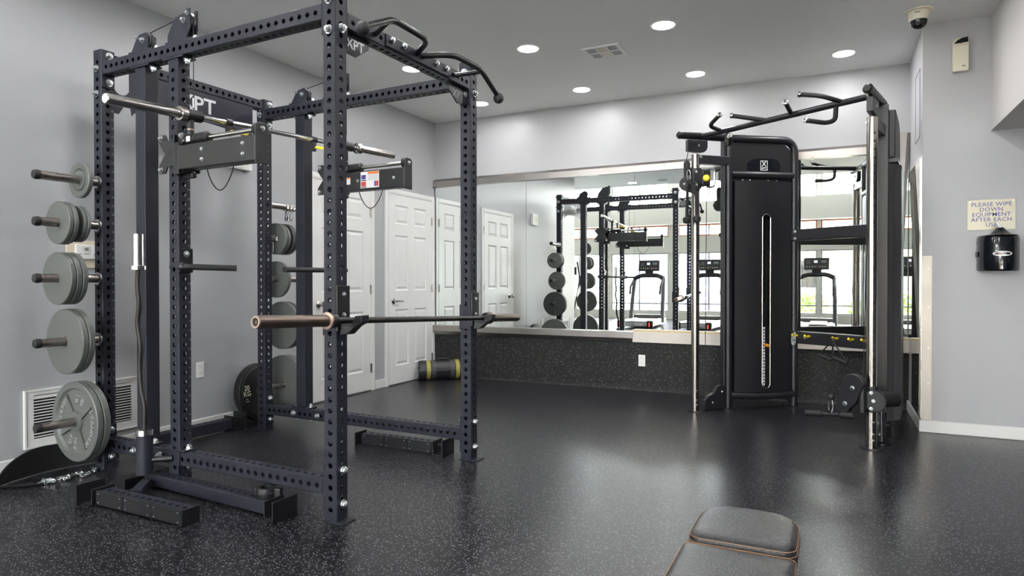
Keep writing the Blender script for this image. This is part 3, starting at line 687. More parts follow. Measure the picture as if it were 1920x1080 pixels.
# guided lift arms on the middle columns
def lift_arm(b0, dz, sticker):
    z0, z1 = 1.695+dz, 1.823+dz
    xp = []
    for (x, z) in ((-.104,.104),(-.055,.104),(-.035,.068),(.035,.068),(.055,.104),(.104,.104),(.104,.058),(.055,0),(.104,-.058),(.104,-.104),(.055,-.104),(.035,-.068),(-.035,-.068),(-.055,-.104),(-.104,-.104),(-.104,-.058),(-.055,0),(-.104,.058)): xp.append((x, z))
    ac, zc = AM-S/2, 1.795+dz
    for b, s in ((b0-.009, -1), (b0+S+.001, 1)):
        x_ = obj('cross_plate', MB().prism(xp, 0, .008, frame((1,0,0),(0,0,1),(0,-1,0),(ac, b+.008, zc))), 'box_metal', rack, bev=.001)
        for u in (-.085, .085):
            for v in (-.085, .085): bolt(x_, (ac+u, b if s < 0 else b+.008, zc+v), (0,s,0), s=.72)
    tx = MB(); add_text(tx, 'XPT', .044, frame(ex, ez, -ey, (ac, b0-.0096, zc)), .006); obj('plate_print', tx, 'ink_black', rack)
    obj('arm_bracket', MB().box(AM+.001, AM+.012, b0-.03, b0+S+.02, z0-.02, z1+.065).box(AM+.012, AM+.05, b0-.03, b0-.022, z0-.02, z1+.02), 'black_metal', rack, bev=.002)
    obj('arm_hook', MB().box(AM+.015, AM+.085, b0+.005, b0+.03, z1+.0005, z1+.035), 'black_metal', rack, bev=.006)
    obj('arm_stop', MB().box(AM+.0, AM+.09, b0+.02, b0+.05, z0-.035, z0-.001), 'black_metal', rack, bev=.006)
    bx = obj('arm_box', MB().box(AM+.055, -.478, b0-.04, b0+.032, z0, z1), 'box_metal', rack, bev=.006)
    for a in (-.86, -.56):
        for z in ((z0+z1)/2+.026, (z0+z1)/2-.026) if not sticker else ((z0+z1)/2,): bolt(bx, (a, b0-.04, z), (0,-1,0), True, 1.1)
    obj('arm_end_plate', MB().prism([(-.042,z0-.012),(.036,z0-.012),(.036,z1+.045),(.022,z1+.060),(-.028,z1+.060),(-.042,z1+.045)], 0, .009, frame((0,1,0),(0,0,1),(1,0,0),(-.477,b0,0))), 'box_metal', rack, bev=.002)
    bolt(rack, (-.468, b0-.002, z1+.032), (1,0,0), s=.62)
    obj('rod_bushing', MB().cyl((-.480,b0-.002,z1+.032), (-.508,b0-.002,z1+.032), .033, 20), 'black_rubber', rack)
    obj('guide_rod', MB().cyl((AM+.06,b0-.002,z1+.030), (-.505,b0-.002,z1+.032), .0125, 16), 'chrome', rack, True)
    cr = obj('slide_bearing', MB().lathe([(.022,0),(.030,.006),(.030,.075),(.024,.08),(.024,.095),(.031,.10),(.031,.16),(.022,.168)], (AM+.085,b0-.002,z1+.030), (1,0,0), 24), 'black_plastic', rack, True)
    obj('bearing_label', MB().box(AM+.115, AM+.145, b0-.0336, b0-.0326, z1+.014, z1+.042), 'ink_white', cr)
    hose = [Vector((-.90+.20*t, b0+.02, z0-.001-.115*math.sin(PI*t)**.8)) for t in [k/16 for k in range(17)]]
    obj('hose_loop', MB().sweep(hose, .0032, 6), 'black_rubber', rack, True)
    if sticker:
        st = obj('warning_sticker', MB().box(-.835,-.680,b0-.0412,b0-.0404,z0+.012,z1-.008), 'ink_white', bx)
        obj('sticker_header', MB().box(-.775,-.682,b0-.0418,b0-.0413,z1-.026,z1-.010), 'ink_orange', st)
        for (x0,x1,za,zb,mm_) in ((-.83,-.79,.070,.10,'ink_blue'),(-.815,-.795,.078,.095,'ink_orange'),(-.83,-.79,.024,.055,'ink_red'),(-.83,-.785,.060,.066,'ink_black'),(-.83,-.785,.015,.021,'ink_black'),(-.72,-.705,.02,.055,'ink_blue'),(-.704,-.685,.02,.055,'ink_red')):
            obj('sticker_print', MB().box(x0,x1,b0-.0418,b0-.0413,z0+za,z0+zb), mm_, st)
        for k in range(6): obj('sticker_print', MB().box(-.775,-.69,b0-.0418,b0-.0413,z0+.062+k*.0065,z0+.0635+k*.0065), 'ink_grey', st)
        s2 = obj('small_sticker', MB().box(-.962,-.925,b0-.0412,b0-.0404,z0+.045,z0+.092), 'ink_white', bx); obj('sticker_header', MB().box(-.962,-.925,b0-.0418,b0-.0413,z0+.081,z0+.092), 'ink_orange', s2)
    return z1+.028
zr1 = lift_arm(0, 0.0, False); zr2 = lift_arm(DY, .025, True)
for (u_, a_, b_, z_) in ((M1, AM-S/2, 0, 1.655), (U2, -S/2, 0, 1.815), (U4, -S/2, DY, 1.52), (U3, -DX-S/2, DY, 1.63)):
    tx = MB(); add_text(tx, 'XPT', .034, frame(ex, ez, -ey, (a_, b_-.0008, z_)), .012); obj('name_print', tx, 'ink_black', u_)
# dip handles
def dip(b0, ea, eb):
    z = 1.187
    h = obj('dip_bracket', MB().box(AM+.001, AM+.012, b0-.004, b0+S+.004, z-.03, z+.10), 'black_metal', rack, bev=.003)
    bolt(h, (AM+.012, b0+S/2, z+.07), (1,0,0), s=.8)
    st = Vector((AM+.02, b0+(.01 if eb > b0 else S-.01), z))
    obj('dip_handle', MB().sweep(rounded([st, st+Vector((.03, 0, 0)), Vector((ea, eb, z-.006))], .03), .0165, 14), 'black_rubber', rack, True)
    obj('dip_hub', MB().sphere(st, .027, 16, 10), 'black_metal', rack, True)
    obj('dip_pin', MB().cyl((AM-S-.03, b0+S/2, z), (AM-S, b0+S/2, z), .018, 16, .026), 'black_rubber', rack, True)
dip(0, -.905, .205); dip(DY, -.95, .585)
# storage pegs
ZP = (1.690, 1.437, 1.127, .772, .312)
AP = -DX-S/2
for (b0, e) in ((0, -1), (DY+S, 1)):
    for z in ZP:
        p = obj('storage_peg', MB().lathe([(.0245,.002),(.0245,.315)], (AP,b0,z), (0,e,0), 20), 'peg_metal', rack, True)
        obj('peg_flange', MB().lathe([(.037,0),(.037,.007),(.028,.010)], (AP,b0,z), (0,e,0), 24), 'zinc', p)
        obj('peg_cap', MB().lathe([(.0258,.312),(.0265,.328),(.022,.340),(.010,.344)], (AP,b0,z), (0,e,0), 18), 'black_rubber', p, True)
# bar holder on the near bottom beam
hb = obj('bar_holder', MB().lathe([(.040,.0),(.040,.205)], (-1.25,-.10,.085), (0,0,1), 24, False).lathe([(.034,.0),(.034,.205)], (-1.25,-.10,.085), (0,0,1), 24, False).lathe([(.040,0),(.034,0)], (-1.25,-.1,.085), (0,0,1), 24, False).lathe([(.040,.205),(.034,.205)], (-1.25,-.1,.085), (0,0,1), 24, False).lathe([(.034,.003),(.001,.003)], (-1.25,-.1,.085), (0,0,1), 24, False), 'rack_metal', rack, True)
obj('holder_arm', MB().cyl((-1.225,-.075,.158), (-1.155,-.006,.158), .017, 14), 'black_metal', rack, True)
obj('holder_plate', MB().box(-1.19,-1.10,-.006,-.0005,.12,.195), 'rack_metal', rack, bev=.002)
# J hooks
def jhook(b0, z):
    j = obj('j_hook_back', MB().box(.0015,.012,b0-.004,b0+S+.004,z-.055,z+.155), 'black_metal', rack, bev=.003)
    bolt(j, (.012,b0+S/2,z+.115), (1,0,0), True, 1.2); bolt(j, (.012,b0+S/2,z+.02), (1,0,0), True, 1.2)
    poly = [(.012,-.005),(.075,-.005),(.105,.038),(.125,.038),(.118,.0),(.095,-.022),(.045,-.06),(.012,-.065)]
    poly = [(.012,-.014),(.078,-.014),(.098,.030),(.140,.034),(.138,.000),(.100,-.018),(.055,-.055),(.012,-.060)]
    obj('j_hook', MB().prism(poly, b0+.012, b0+S-.012, frame((1,0,0),(0,0,1),(0,1,0),(0,0,z-.012))), 'black_metal', rack, bev=.004)
    obj('j_hook_liner', MB().box(.014,.077,b0+.014,b0+S-.014,z-.0258,z-.0165), 'shroud_side', rack)
    obj('j_hook_strap', MB().box(-S-.010,-S-.002,b0+.004,b0+S-.004,z-.075,z+.08), 'black_metal', rack, bev=.002)
JZ = (.934, .886)
jhook(0, JZ[0]); jhook(DY, JZ[1])
obj('hook_collar', MB().box(-S-.004,.0012,DY-.006,DY-.001,.815,.959), 'rack_metal', rack, bev=.002)
# ================================================================== BARS, PLATES AND LOOSE GEAR
# barbell in the hooks
ba = .055; e0, e1 = Vector((ba,-.502,.951)), Vector((ba,1.70,.864)); dv = (e1-e0).normalized(); Lb = (e1-e0).length
q = Vector((0,1,0)).rotation_difference(dv)
bb = thing('barbell', 'barbell with bronze sleeves resting on the front hooks of the rack', 'barbell', RW(*e0), ROT)
def along(t): return dv*t
sl = .415
obj('shaft', MB().lathe([(.0148,sl),(.0148,Lb-sl)], (0,0,0), dv, 18), 'bar_black', bb, True)
for s in (0, 1):
    o, d = (Vector((0,0,0)), dv) if s == 0 else (dv*Lb, -dv)
    v = obj('sleeve', MB().lathe([(.017,.004),(.0215,.0),(.0258,.004),(.0258,sl-.025)], o, d, 24), 'bronze', bb, True)
    obj('sleeve_rim', MB().lathe([(.017,-.0005),(.0235,-.0005),(.0255,.003)], o, d, 24, False), 'copper_edge', v, True)
    obj('end_cap', MB().lathe([(.016,.006),(.014,.001),(.009,.001),(.008,.006),(.004,.006)], o, d, 20), 'bar_black', v, True)
    obj('collar', MB().lathe([(.030,sl-.035),(.038,sl-.033),(.039,sl-.026),(.036,sl-.020)], o, d, 28), 'copper_edge', v, True)
    obj('collar_sleeve', MB().lathe([(.036,sl-.020),(.033,sl+.018),(.022,sl+.022)], o, d, 24), 'bar_black', v, True)
# guided bar held by the lift arms
sa = -1.0; g0, g1 = Vector((sa,-.445,1.962)), Vector((sa,1.70,2.062)); gv = (g1-g0).normalized(); Lg = (g1-g0).length
gb_ = thing('guided_barbell', 'chrome barbell held across the rack by the lift arms', 'barbell', RW(*g0), ROT)
obj('shaft', MB().lathe([(.0145,.40),(.0145,Lg-.40)], (0,0,0), gv, 18), 'chrome', gb_, True)
for s in (0, 1):
    o, d = (Vector((0,0,0)), gv) if s == 0 else (gv*Lg, -gv)
    v = obj('sleeve', MB().lathe([(.022,0),(.0255,.003),(.0255,.385)], o, d, 24), 'worn_chrome', gb_, True)
    obj('end_disc', MB().lathe([(.0215,-.001),(.0215,.001)], o, d, 24), 'ink_white', v)
    obj('collar', MB().lathe([(.030,.375),(.037,.377),(.037,.410),(.030,.413)], o, d, 28), 'worn_chrome', v, True)
    zc_ = (zr1, zr2)[s]; bq = (-.002, DY-.002)[s]
    tb_ = (bq-g0.y)/gv.y; P = gv*tb_
    c = obj('bar_clamp', MB().lathe([(.026,-.045),(.031,-.042),(.031,.06),(.026,.063)], P, gv, 24), 'black_plastic', gb_, True)
    obj('clamp_neck', MB().cyl(P+Vector((0,0,-.02)), Vector((P.x, P.y, zc_-g0.z+.025)), .017, 16), 'black_plastic', c, True)
    obj('brass_ring', MB().cyl((P.x,P.y,zc_-g0.z+.052),(P.x,P.y,zc_-g0.z+.058),.0185,16), 'copper_edge', c)
    tk = P+gv*(.235 if s == 0 else -.30)
    k = obj('hook_lever', MB().lathe([(.021,-.018),(.021,.018)], tk, gv, 18), 'black_plastic', gb_, True)
    obj('hook_arm', MB().box(tk.x-.012,tk.x+.012,tk.y-.014,tk.y+.014,tk.z-.075,tk.z-.01), 'black_plastic', k, bev=.004)
    obj('yellow_lever', MB().sweep([tk+Vector((.02,.0,-.05)), tk+Vector((.14,.01,-.075))], .011, 8, True, False, .6), 'yellow', k, True)
# EZ curl bar
zp = [(-1.250,.150),(-1.251,.308),(-1.246,.45),(-1.281,.547),(-1.289,.675),(-1.275,.761),(-1.308,.888),(-1.286,.989),(-1.304,1.074),(-1.298,1.165)]
ezb = thing('curl_bar', 'black wavy curl bar with chrome sleeves standing in the rack holder', 'curl bar', RW(-1.25,-.10,.092), ROT)
def Z(a, z, b=0.0): return Vector((a+1.25, b, z-.092))
obj('shaft', MB().sweep(rounded([Z(-1.2505,.29)]+[Z(a,z) for a, z in zp[2:]]+[Z(-1.298,1.19)], .04, 4), .0135, 12), 'bar_black', ezb, True)
obj('lower_sleeve', MB().lathe([(.0245,0),(.0245,.20)], Z(-1.25,.095), (0,0,1), 20), 'chrome', ezb, True); obj('lower_collar', MB().lathe([(.030,.0),(.042,.001),(.042,.030),(.030,.033)], Z(-1.25,.2915), (0,0,1), 26), 'chrome', ezb, True)
obj('upper_collar', MB().lathe([(.028,-.002),(.038,0),(.038,.020),(.028,.022)], Z(-1.297,1.172), (0,0,1), 26), 'chrome', ezb, True)
us = MB(); pr_ = []
for k in range(25): pr_ += [(.0260,.022+k*.0068), (.0252,.022+k*.0068+.004)]
obj('upper_sleeve', us.lathe(pr_+[(.0255,.190),(.021,.192)], Z(-1.297,1.172), (0,0,1), 24), 'chrome', ezb, True)
# ------------------------------------------------------------------ plates
def plain_plate(R, T, lip=.012):
    return MB().lathe([(.0255,0),(R-lip,0),(R-.003,.001),(R,.004),(R,T-.004),(R-.003,T-.001),(R-lip,T),(.0255,T),(.0255,0)], (0,0,0), (0,1,0), 56, False)
def lettered_plate(t, R, T, words, rim=.035, dark='plate_grey'):
    prof = [(.0255,.002),(.055,.002),(.058,.006),(.062,.016),(R-rim-.012,.016),(R-rim,.003),(R-.006,0),(R,.004),(R,T-.004),(R-.004,T),(.0255,T),(.0255,.002)]
    obj('disc', MB().lathe(prof, (0,0,0), (0,1,0), 64, False), dark, t, True)
    for s, ang, rad, sz in words:
        m = MB(); inw = ang < 0
        step = sz*.80/rad*(-1 if inw else 1); a = ang+step*(len(s)-1)/2
        for ch in s:
            if ch != ' ':
                rv = Vector((math.cos(a),0,math.sin(a))); tv = Vector((math.sin(a),0,-math.cos(a)))
                add_text(m, ch, sz, frame(-tv if inw else tv, -rv if inw else rv, (0,-1,0), rv*rad+Vector((0,.013,0))), .006, .003)
            a -= step
        obj('raised_word', m, 'plate_letter', t)
def plate_at(b, z, side, R, T, label, group, front=True, words=None, dark='plate_grey', roll=0.0):
    t = thing('weight_plate', label, 'weight plate', RW(AP, b, z), (0, roll, RR), group)
    if words: lettered_plate(t, R, T, words, dark=dark)
    else:
        obj('disc', plain_plate(R, T), dark, t, True)
    obj('bore_ring', MB().lathe([(.0252,-.001),(.031,-.001),(.033,.003),(.033,T-.003),(.031,T+.001),(.0252,T+.001)], (0,0,0), (0,1,0), 28, False), 'peg_metal' if not words else dark, t, True)
    return t
GL = 'grey plates on the left pegs'; GR = 'grey plates on the right pegs'
# the hang: a plate's hole rests on the peg
def zz(k): return ZP[k]-.0005
W5 = [('SPORTS PLATE', PI/2, .070, .017), ('FIVE', -PI/2, .070, .017)]
plate_at(-.108, zz(0), -1, .102, .028, 'smallest grey weight plate alone on the top left peg', GL, words=[('5 LB', PI/2+.3, .073, .020), ('STANDARD', -PI/2-.2, .073, .018)])
plate_at(-.222, zz(1), -1, .120, .026, 'outermost grey plate on the second left peg from the top', GL)
plate_at(-.1945, zz(1), -1, .120, .026, 'grey plate tucked right behind the outermost one on the second left peg', GL)
plate_at(-.137, zz(1), -1, .103, .021, 'smaller plate inside the gap on the second left peg', GL)
plate_at(-.1145, zz(1), -1, .103, .021, 'innermost smaller plate on the second left peg', GL)
plate_at(-.228, zz(2), -1, .147, .030, 'outermost of three grey plates on the third left peg', GL)
plate_at(-.1965, zz(2), -1, .147, .030, 'middle of three grey plates on the third left peg', GL)
plate_at(-.165, zz(2), -1, .147, .030, 'innermost of three grey plates on the third left peg', GL)
plate_at(-.190, zz(3), -1, .184, .034, 'outer large grey plate on the fourth left peg', GL)
plate_at(-.1545, zz(3), -1, .184, .034, 'inner large grey plate on the fourth left peg', GL)
w45 = [('STANDARD', PI/2, .155, .040), ('BARBELL', -PI/2, .155, .040)]
big = plate_at(-.140, zz(4), -1, .227, .036, 'large grey 45 LB plate with raised lettering on the lowest left peg', GL, words=w45, roll=1.85)
m = MB()
for k in range(4):
    a = PI/4+.05+k*PI/2; rv = Vector((math.cos(a),0,math.sin(a))); tv = Vector((-math.sin(a),0,math.cos(a)))
    m.prism([(.055,-.014),(.172,-.005),(.172,.005),(.055,.014)], .004, .017, frame(rv, tv, rv.cross(tv).normalized()*-1 if False else (0,1,0)))
obj('spokes', m, 'plate_grey', big)
for s, c, sz in (('45', (-.125,.024), .048), ('LB.', (-.125,-.024), .044), ('20.4', (.122,.024), .044), ('KG.', (.122,-.024), .042)):
    m = MB(); add_text(m, s, sz, frame((1,0,0),(0,0,1),(0,-1,0),(c[0],.013,c[1])), .006, .003); obj('weight_marking', m, 'plate_letter', big)
plate_at(-.1005, zz(4), -1, .227, .036, 'second large grey plate behind the lettered one on the lowest left peg', GL, words=w45, roll=.4)
DYS = DY+S
plate_at(DYS+.058, zz(1), 1, .120, .026, 'nearest grey plate on the second right peg from the top', GR)
plate_at(DYS+.0855, zz(1), 1, .120, .026, 'second grey plate on the second right peg', GR)
plate_at(DYS+.135, zz(1), 1, .120, .026, 'ribbed grey plate facing the gap on the second right peg', GR, words=[('STANDARD', PI/2, .09, .02), ('TEN LB', -PI/2, .09, .02)], dark='plate_dark')
plate_at(DYS+.1625, zz(1), 1, .120, .026, 'outermost grey plate on the second right peg', GR)
plate_at(DYS+.062, zz(2), 1, .140, .030, 'single grey plate on the third right peg', GR)
plate_at(DYS+.115, zz(3), 1, .184, .034, 'inner large grey plate on the fourth right peg', GR)
plate_at(DYS+.1505, zz(3), 1, .184, .034, 'outer large grey plate on the fourth right peg', GR, dark='plate_dark')
plate_at(DYS+.130, zz(4), 1, .227, .036, 'large plain grey plate on the lowest right peg', GR)
plate_at(DYS+.1675, zz(4), 1, .227, .036, 'outer large grey plate on the lowest right peg', GR, words=w45)
# bumper leaning on the wall
bt = .072; lean = .085
bp = thing('bumper_plate', 'black bumper plate with cream print leaning on the left wall', 'bumper plate', (L+.030+.012, 3.80, 0.0), (0, 0, .05))
Mb = Matrix.Translation((.018,0,.2265)) @ Matrix.Rotation(-lean, 4, 'Y')
pm = MB().lathe([(.026,.004),(.045,.004),(.048,.012),(.115,.012),(.120,.0),(.195,.0),(.200,.004),(.222,.006),(.2255,.010),(.2255,bt-.010),(.222,bt-.004),(.026,bt-.004),(.026,.004)], (bt,0,0), (-1,0,0), 56, False)
pm.v = [Mb @ v for v in pm.v]
obj('disc', pm, 'bumper', bp, True)
m = MB()
for s, ang in (('20', PI-.1), ('KG', PI+.30), ('20', -.1), ('KG', .3)):
    pass
for s, yz in (('20', (-.150,.045)), ('KG', (-.150,0)), ('::.', (-.150,-.045)), ('20', (.15,.03)), ('KG', (.15,-.03))):
    m = MB(); add_text(m, s, .055, Mb @ frame((0,1,0),(0,0,1),(1,0,0),(bt+.0008, yz[0], yz[1])), .012); obj('cream_print', m, 'ink_cream', bp)
# spring collars
def spring(label, loc, rot=(0,0,0), s=1.0, tilt=0):
    t = thing('spring_collar', label, 'spring collar', loc, rot, 'wire spring collars')
    pts = [Vector((.027*math.cos(2*PI*k/14), .0042*k/14*2.2, .027*math.sin(2*PI*k/14))) for k in range(36)]
    obj('coil', MB().sweep(pts, .0028, 6), 'chrome', t, True)
    for sx, st in ((-1, pts[-1]), (1, pts[0])):
        obj('grip_loop', MB().sweep(rounded([(sx*.012, st.y, -.024),(sx*.030,st.y,-.095),(sx*.012,st.y,-.105),(sx*.002,st.y,-.070)], .012), .0028, 6), 'black_metal' if tilt else 'chrome', t, True)
for k in range(3): spring('%s wire spring collar hanging on the top right peg' % ('nearest middle furthest'.split()[k]), RW(AP, DYS+.155+.032*k, ZP[0]-.0055), (0, -.10+.1*k, RR), tilt=(k == 0))
spring('wire spring collar hung under the plates of the second right peg', RW(AP, DYS+.038, ZP[1]-.0055), (0,.25,RR))
spring('wire spring collar hanging below the second left peg plates', RW(AP, -.165, ZP[1]-.0055), (0,-.1,RR), 1)
# ------------------------------------------------------------------ spotter arms on the floor
def spotter(name, label, Ln, pads, bracket):
    """lies along local x from 0; near side is -y"""
    t = thing(name, label, 'spotter arm', group='rack spotter arms lying on the floor')
    m = MB(); perf(m, (.0, .040, .052), (1,0,0), (0,1,0), (0,0,1), Ln, .076, .076, faces=('+T',), caps=False)
    obj('tube', m, 'rack_metal', t)
    if pads:
        w = (Ln-.02)/3
        for k in range(3):
            p = obj('wear_pad', MB().box(.012+k*w, .012+(k+1)*w-.004, -.010, .001, .010, .096), 'black_metal', t, bev=.0015)
            for u in (.02, w-.024):
                for z in (.025, .08): bolt(p, (.012+k*w+u, -.010, z), (0,-1,0), True, .35, 'screw')
        obj('end_lip', MB().box(Ln-.006, Ln, -.012, .080, 0.0, .1), 'black_metal', t, bev=.0015)
    if bracket:
        x = Ln if bracket > 0 else 0; e = bracket
        obj('bracket_plate', MB().box(min(x+e*.004,x+e*.012),max(x+e*.004,x+e*.012),-.02,.095,0,.105), 'black_metal', t, bev=.002)
        obj('bracket_floor', MB().box(min(x+e*.012,x+e*.09),max(x+e*.012,x+e*.09),-.02,.105,0.0,.008), 'black_metal', t, bev=.002)
        obj('bracket_plate', MB().box(min(x+e*.09,x+e*.098),max(x+e*.09,x+e*.098),-.045,.10,0,.125), 'black_metal', t, bev=.002)
        obj('lock_pin', MB().cyl((x+e*.012,.04,.065),(x+e*.05,.04,.065),.012,12), 'black_metal', t)
    obj('brace', MB().box(-.0,.012,.078,.20,.014,.075) if name == 'x' else MB().box(.0,.008,.0,.080,.013,.09), 'black_metal', t)
    return t
t = spotter('spotter_arm', 'spotter arm with three dark wear pads, nearest the camera on the floor', .655, True, -1); t.location = (-3.275, 1.992, 0); t.rotation_euler = (0,0,-.012); t.scale = (1,1,.78)
obj('gusset', MB().prism([(.0,.0),(.055,0),(.30,.22),(.25,.24)], .03, .085, Matrix.Translation((.0,.0805,0))), 'rack_metal', t, bev=.002) if False else None
t = spotter('spotter_arm', 'long drilled spotter arm behind the nearest one with end brackets', .94, False, 1); t.location = (-3.32, 2.288, 0); t.rotation_euler = (0,0,-.058); t.scale = (1,1,.80)
obj('rear_bracket', MB().box(-.10,.06,.080,.088,0,.12).box(-.10,.06,.02,.080,.0,.012).box(-.13,-.05,-.09,.02,.0,.07), 'black_metal', t, bev=.002)
obj('diagonal_brace', MB().prism([(.02,-.03),(.075,-.03),(.215,-.16),(.165,-.185)], .02, .075), 'rack_metal', t, bev=.002)
t = spotter('spotter_arm', 'padded spotter arm lying beside the far front upright', .575, True, 1); t.location = (-2.87, 3.525, 0); t.rotation_euler = (0,0,.0); t.scale = (1,1,.85)
obj('end_angle', MB().box(-.035,-.027,-.03,.09,0,.10), 'black_metal', t, bev=.002)
t = spotter('spotter_arm', 'dark spotter arm lying along the left wall behind the rack', .60, False, 1); t.location = (-4.02, 2.84, 0); t.rotation_euler = (0,0,PI/2-.02)
# lock collar on the long arm
t = thing('lock_collar', 'black lock jaw collar lying on the long spotter arm', 'bar collar', (-2.445, 2.296, .0725), (0,0,.3))
mm = MB()
for k in range(22):
    pass
ringp = [(.030+.0,0),(.046,0),(.048,.006),(.048,.040),(.046,.046),(.030,.046),(.030,0)]
obj('ring', MB().lathe(ringp, (0,0,0), (0,0,1), 32, False), 'black_plastic', t, True)
obj('rib', MB().lathe([(.0485,.018),(.051,.020),(.051,.026),(.0485,.028)], (0,0,0), (0,0,1), 32, False), 'black_plastic', t, True)
obj('latch', MB().box(.044,.078,-.016,.016,.002,.045), 'black_plastic', t, bev=.006); obj('hinge_block', MB().box(-.058,-.042,-.012,.012,.004,.042), 'black_plastic', t, bev=.004)
# ------------------------------------------------------------------ dip belt with chain
t = thing('dip_belt', 'black dip belt with a steel chain on the floor by the wall', 'dip belt', (-3.99, 2.16, 0), (0,0,0))
def ribbon(mb, path, h, th=.008):
    n = len(path); vs = []; fs = []
    for i, (x, y, z0, z1) in enumerate(path):
        a = Vector(path[max(0,i-1)][:2]); b = Vector(path[min(n-1,i+1)][:2]); d = (b-a).normalized(); nn = Vector((-d.y, d.x))*th/2
        vs += [(x+nn.x,y+nn.y,z0),(x-nn.x,y-nn.y,z0),(x-nn.x,y-nn.y,z1),(x+nn.x,y+nn.y,z1)]
    for i in range(n-1):
        for k in range(4): fs.append((i*4+k, i*4+(k+1) % 4, (i+1)*4+(k+1) % 4, (i+1)*4+k))
    fs += [(0,1,2,3), tuple(range(4*n-4,4*n))]
    return mb.add(vs, fs)
bpth = []
for k in range(29):
    u = k/28; ang = PI*1.02*u+.35
    x, y = -.06+.19*math.cos(ang)*.55+.0, .06+.30*math.cos(ang+.0)
    x = -.12+.10*math.sin(PI*u)*-1+.10; y = -.30+.72*u
    w_ = .05+.10*math.sin(PI*min(1, max(0, (u-.12)/.7)))**.6
    bpth.append((x, y, .004, .004+w_))
obj('belt_body', ribbon(MB(), bpth, .1), 'black_rubber', t, True)
obj('belt_strap', MB().sweep(rounded([(-.02,-.30,.03),(.02,-.24,.012),(.10,-.16,.008),(.14,-.10,.008)], .05), .012, 8, True, False, .35), 'black_rubber', t, True)
obj('buckle_ring', MB().sweep([(-.03+.0, -.31+.028*math.cos(2*PI*k/18), .032+.028*math.sin(2*PI*k/18)) for k in range(18)], .004, 6, False, True), 'zinc', t, True)
lk = MB().sweep([(.016*max(-1,min(1,1.6*math.cos(2*PI*k/16))), .0085*math.sin(2*PI*k/16), 0) for k in range(16)], .0024, 6, False, True).mesh('chain_link', True)
random.seed(5); cpth = []
for k in range(58):
    u = k/57; cpth.append(Vector((.105+.035*math.sin(u*19)+.05*u, -.11+.30*u+.03*math.sin(u*23), .0055+.010*abs(math.sin(u*11)))))
for k in range(57):
    d = cpth[k+1]-cpth[k]; o = link('chain_link', lk, 'zinc', t, (cpth[k]+cpth[k+1])/2)
    o.rotation_mode = 'XYZ'; o.rotation_euler = ((.5 if k % 2 else -.9), random.gauss(0,.25), math.atan2(d.y, d.x)+random.gauss(0,.35))
obj('snap_hook', MB().sweep(rounded([(.16,.20,.01),(.11,.24,.03),(.08,.25,.06),(.05,.24,.07)], .02), .004, 6), 'zinc', t, True)
# ------------------------------------------------------------------ sandbag
t = thing('sandbag', 'black cylindrical sandbag with two yellow bands by the doors', 'sandbag', (-3.985, 6.315, .112), (0,0,.72))
R_ = .108; hl = .27
ax_ = Vector((1,0,0))
pr2 = [(.001,-hl+.012),(R_*.80,-hl+.010),(R_*.93,-hl),(R_,-hl+.02),(R_*1.0,-.10),(R_*.985,0),(R_,.10),(R_,hl-.02),(R_*.93,hl),(R_*.8,hl-.01),(.001,hl-.012)]
obj('bag_body', MB().lathe(pr2, (0,0,0), ax_, 36, False), 'sand_black', t, True)
for x in (-.165, .165): obj('yellow_band', MB().lathe([(R_*1.004,x-.022),(R_*1.012,x-.021),(R_*1.012,x+.021),(R_*1.004,x+.022)], (0,0,0), ax_, 36, False), 'sand_yellow', t, True)
for x in (-.105, .105): obj('webbing_band', MB().lathe([(R_*1.004,x-.024),(R_*1.012,x-.023),(R_*1.012,x+.023),(R_*1.004,x+.024)], (0,0,0), ax_, 36, False), 'sand_grey', t, True)
obj('carry_handle', MB().sweep(rounded([(-.09,-.02,R_*.98),(-.05,-.02,R_*1.20),(.05,-.02,R_*1.20),(.09,-.02,R_*.98)], .04), .010, 8, True, False, .6), 'black_rubber', t, True)
obj('carry_handle', MB().sweep(rounded([(-.09,-R_*.98,.0),(-.05,-R_*1.10,.0),(.05,-R_*1.10,.0),(.09,-R_*.98,.0)], .04), .008, 8, True, False, .6), 'black_rubber', t, True)
for k in range(7):
    z = (k-3)*.026; hw = math.sqrt(max(.0004, (.082)**2-z*z)); pts = [(-hl+.006, -hw+2*hw*u/6, z+.008*math.sin(u*2.1+k)) for u in range(7)]
    obj('end_cord', MB().sweep(pts, .0035, 5), 'sand_grey', t, True)
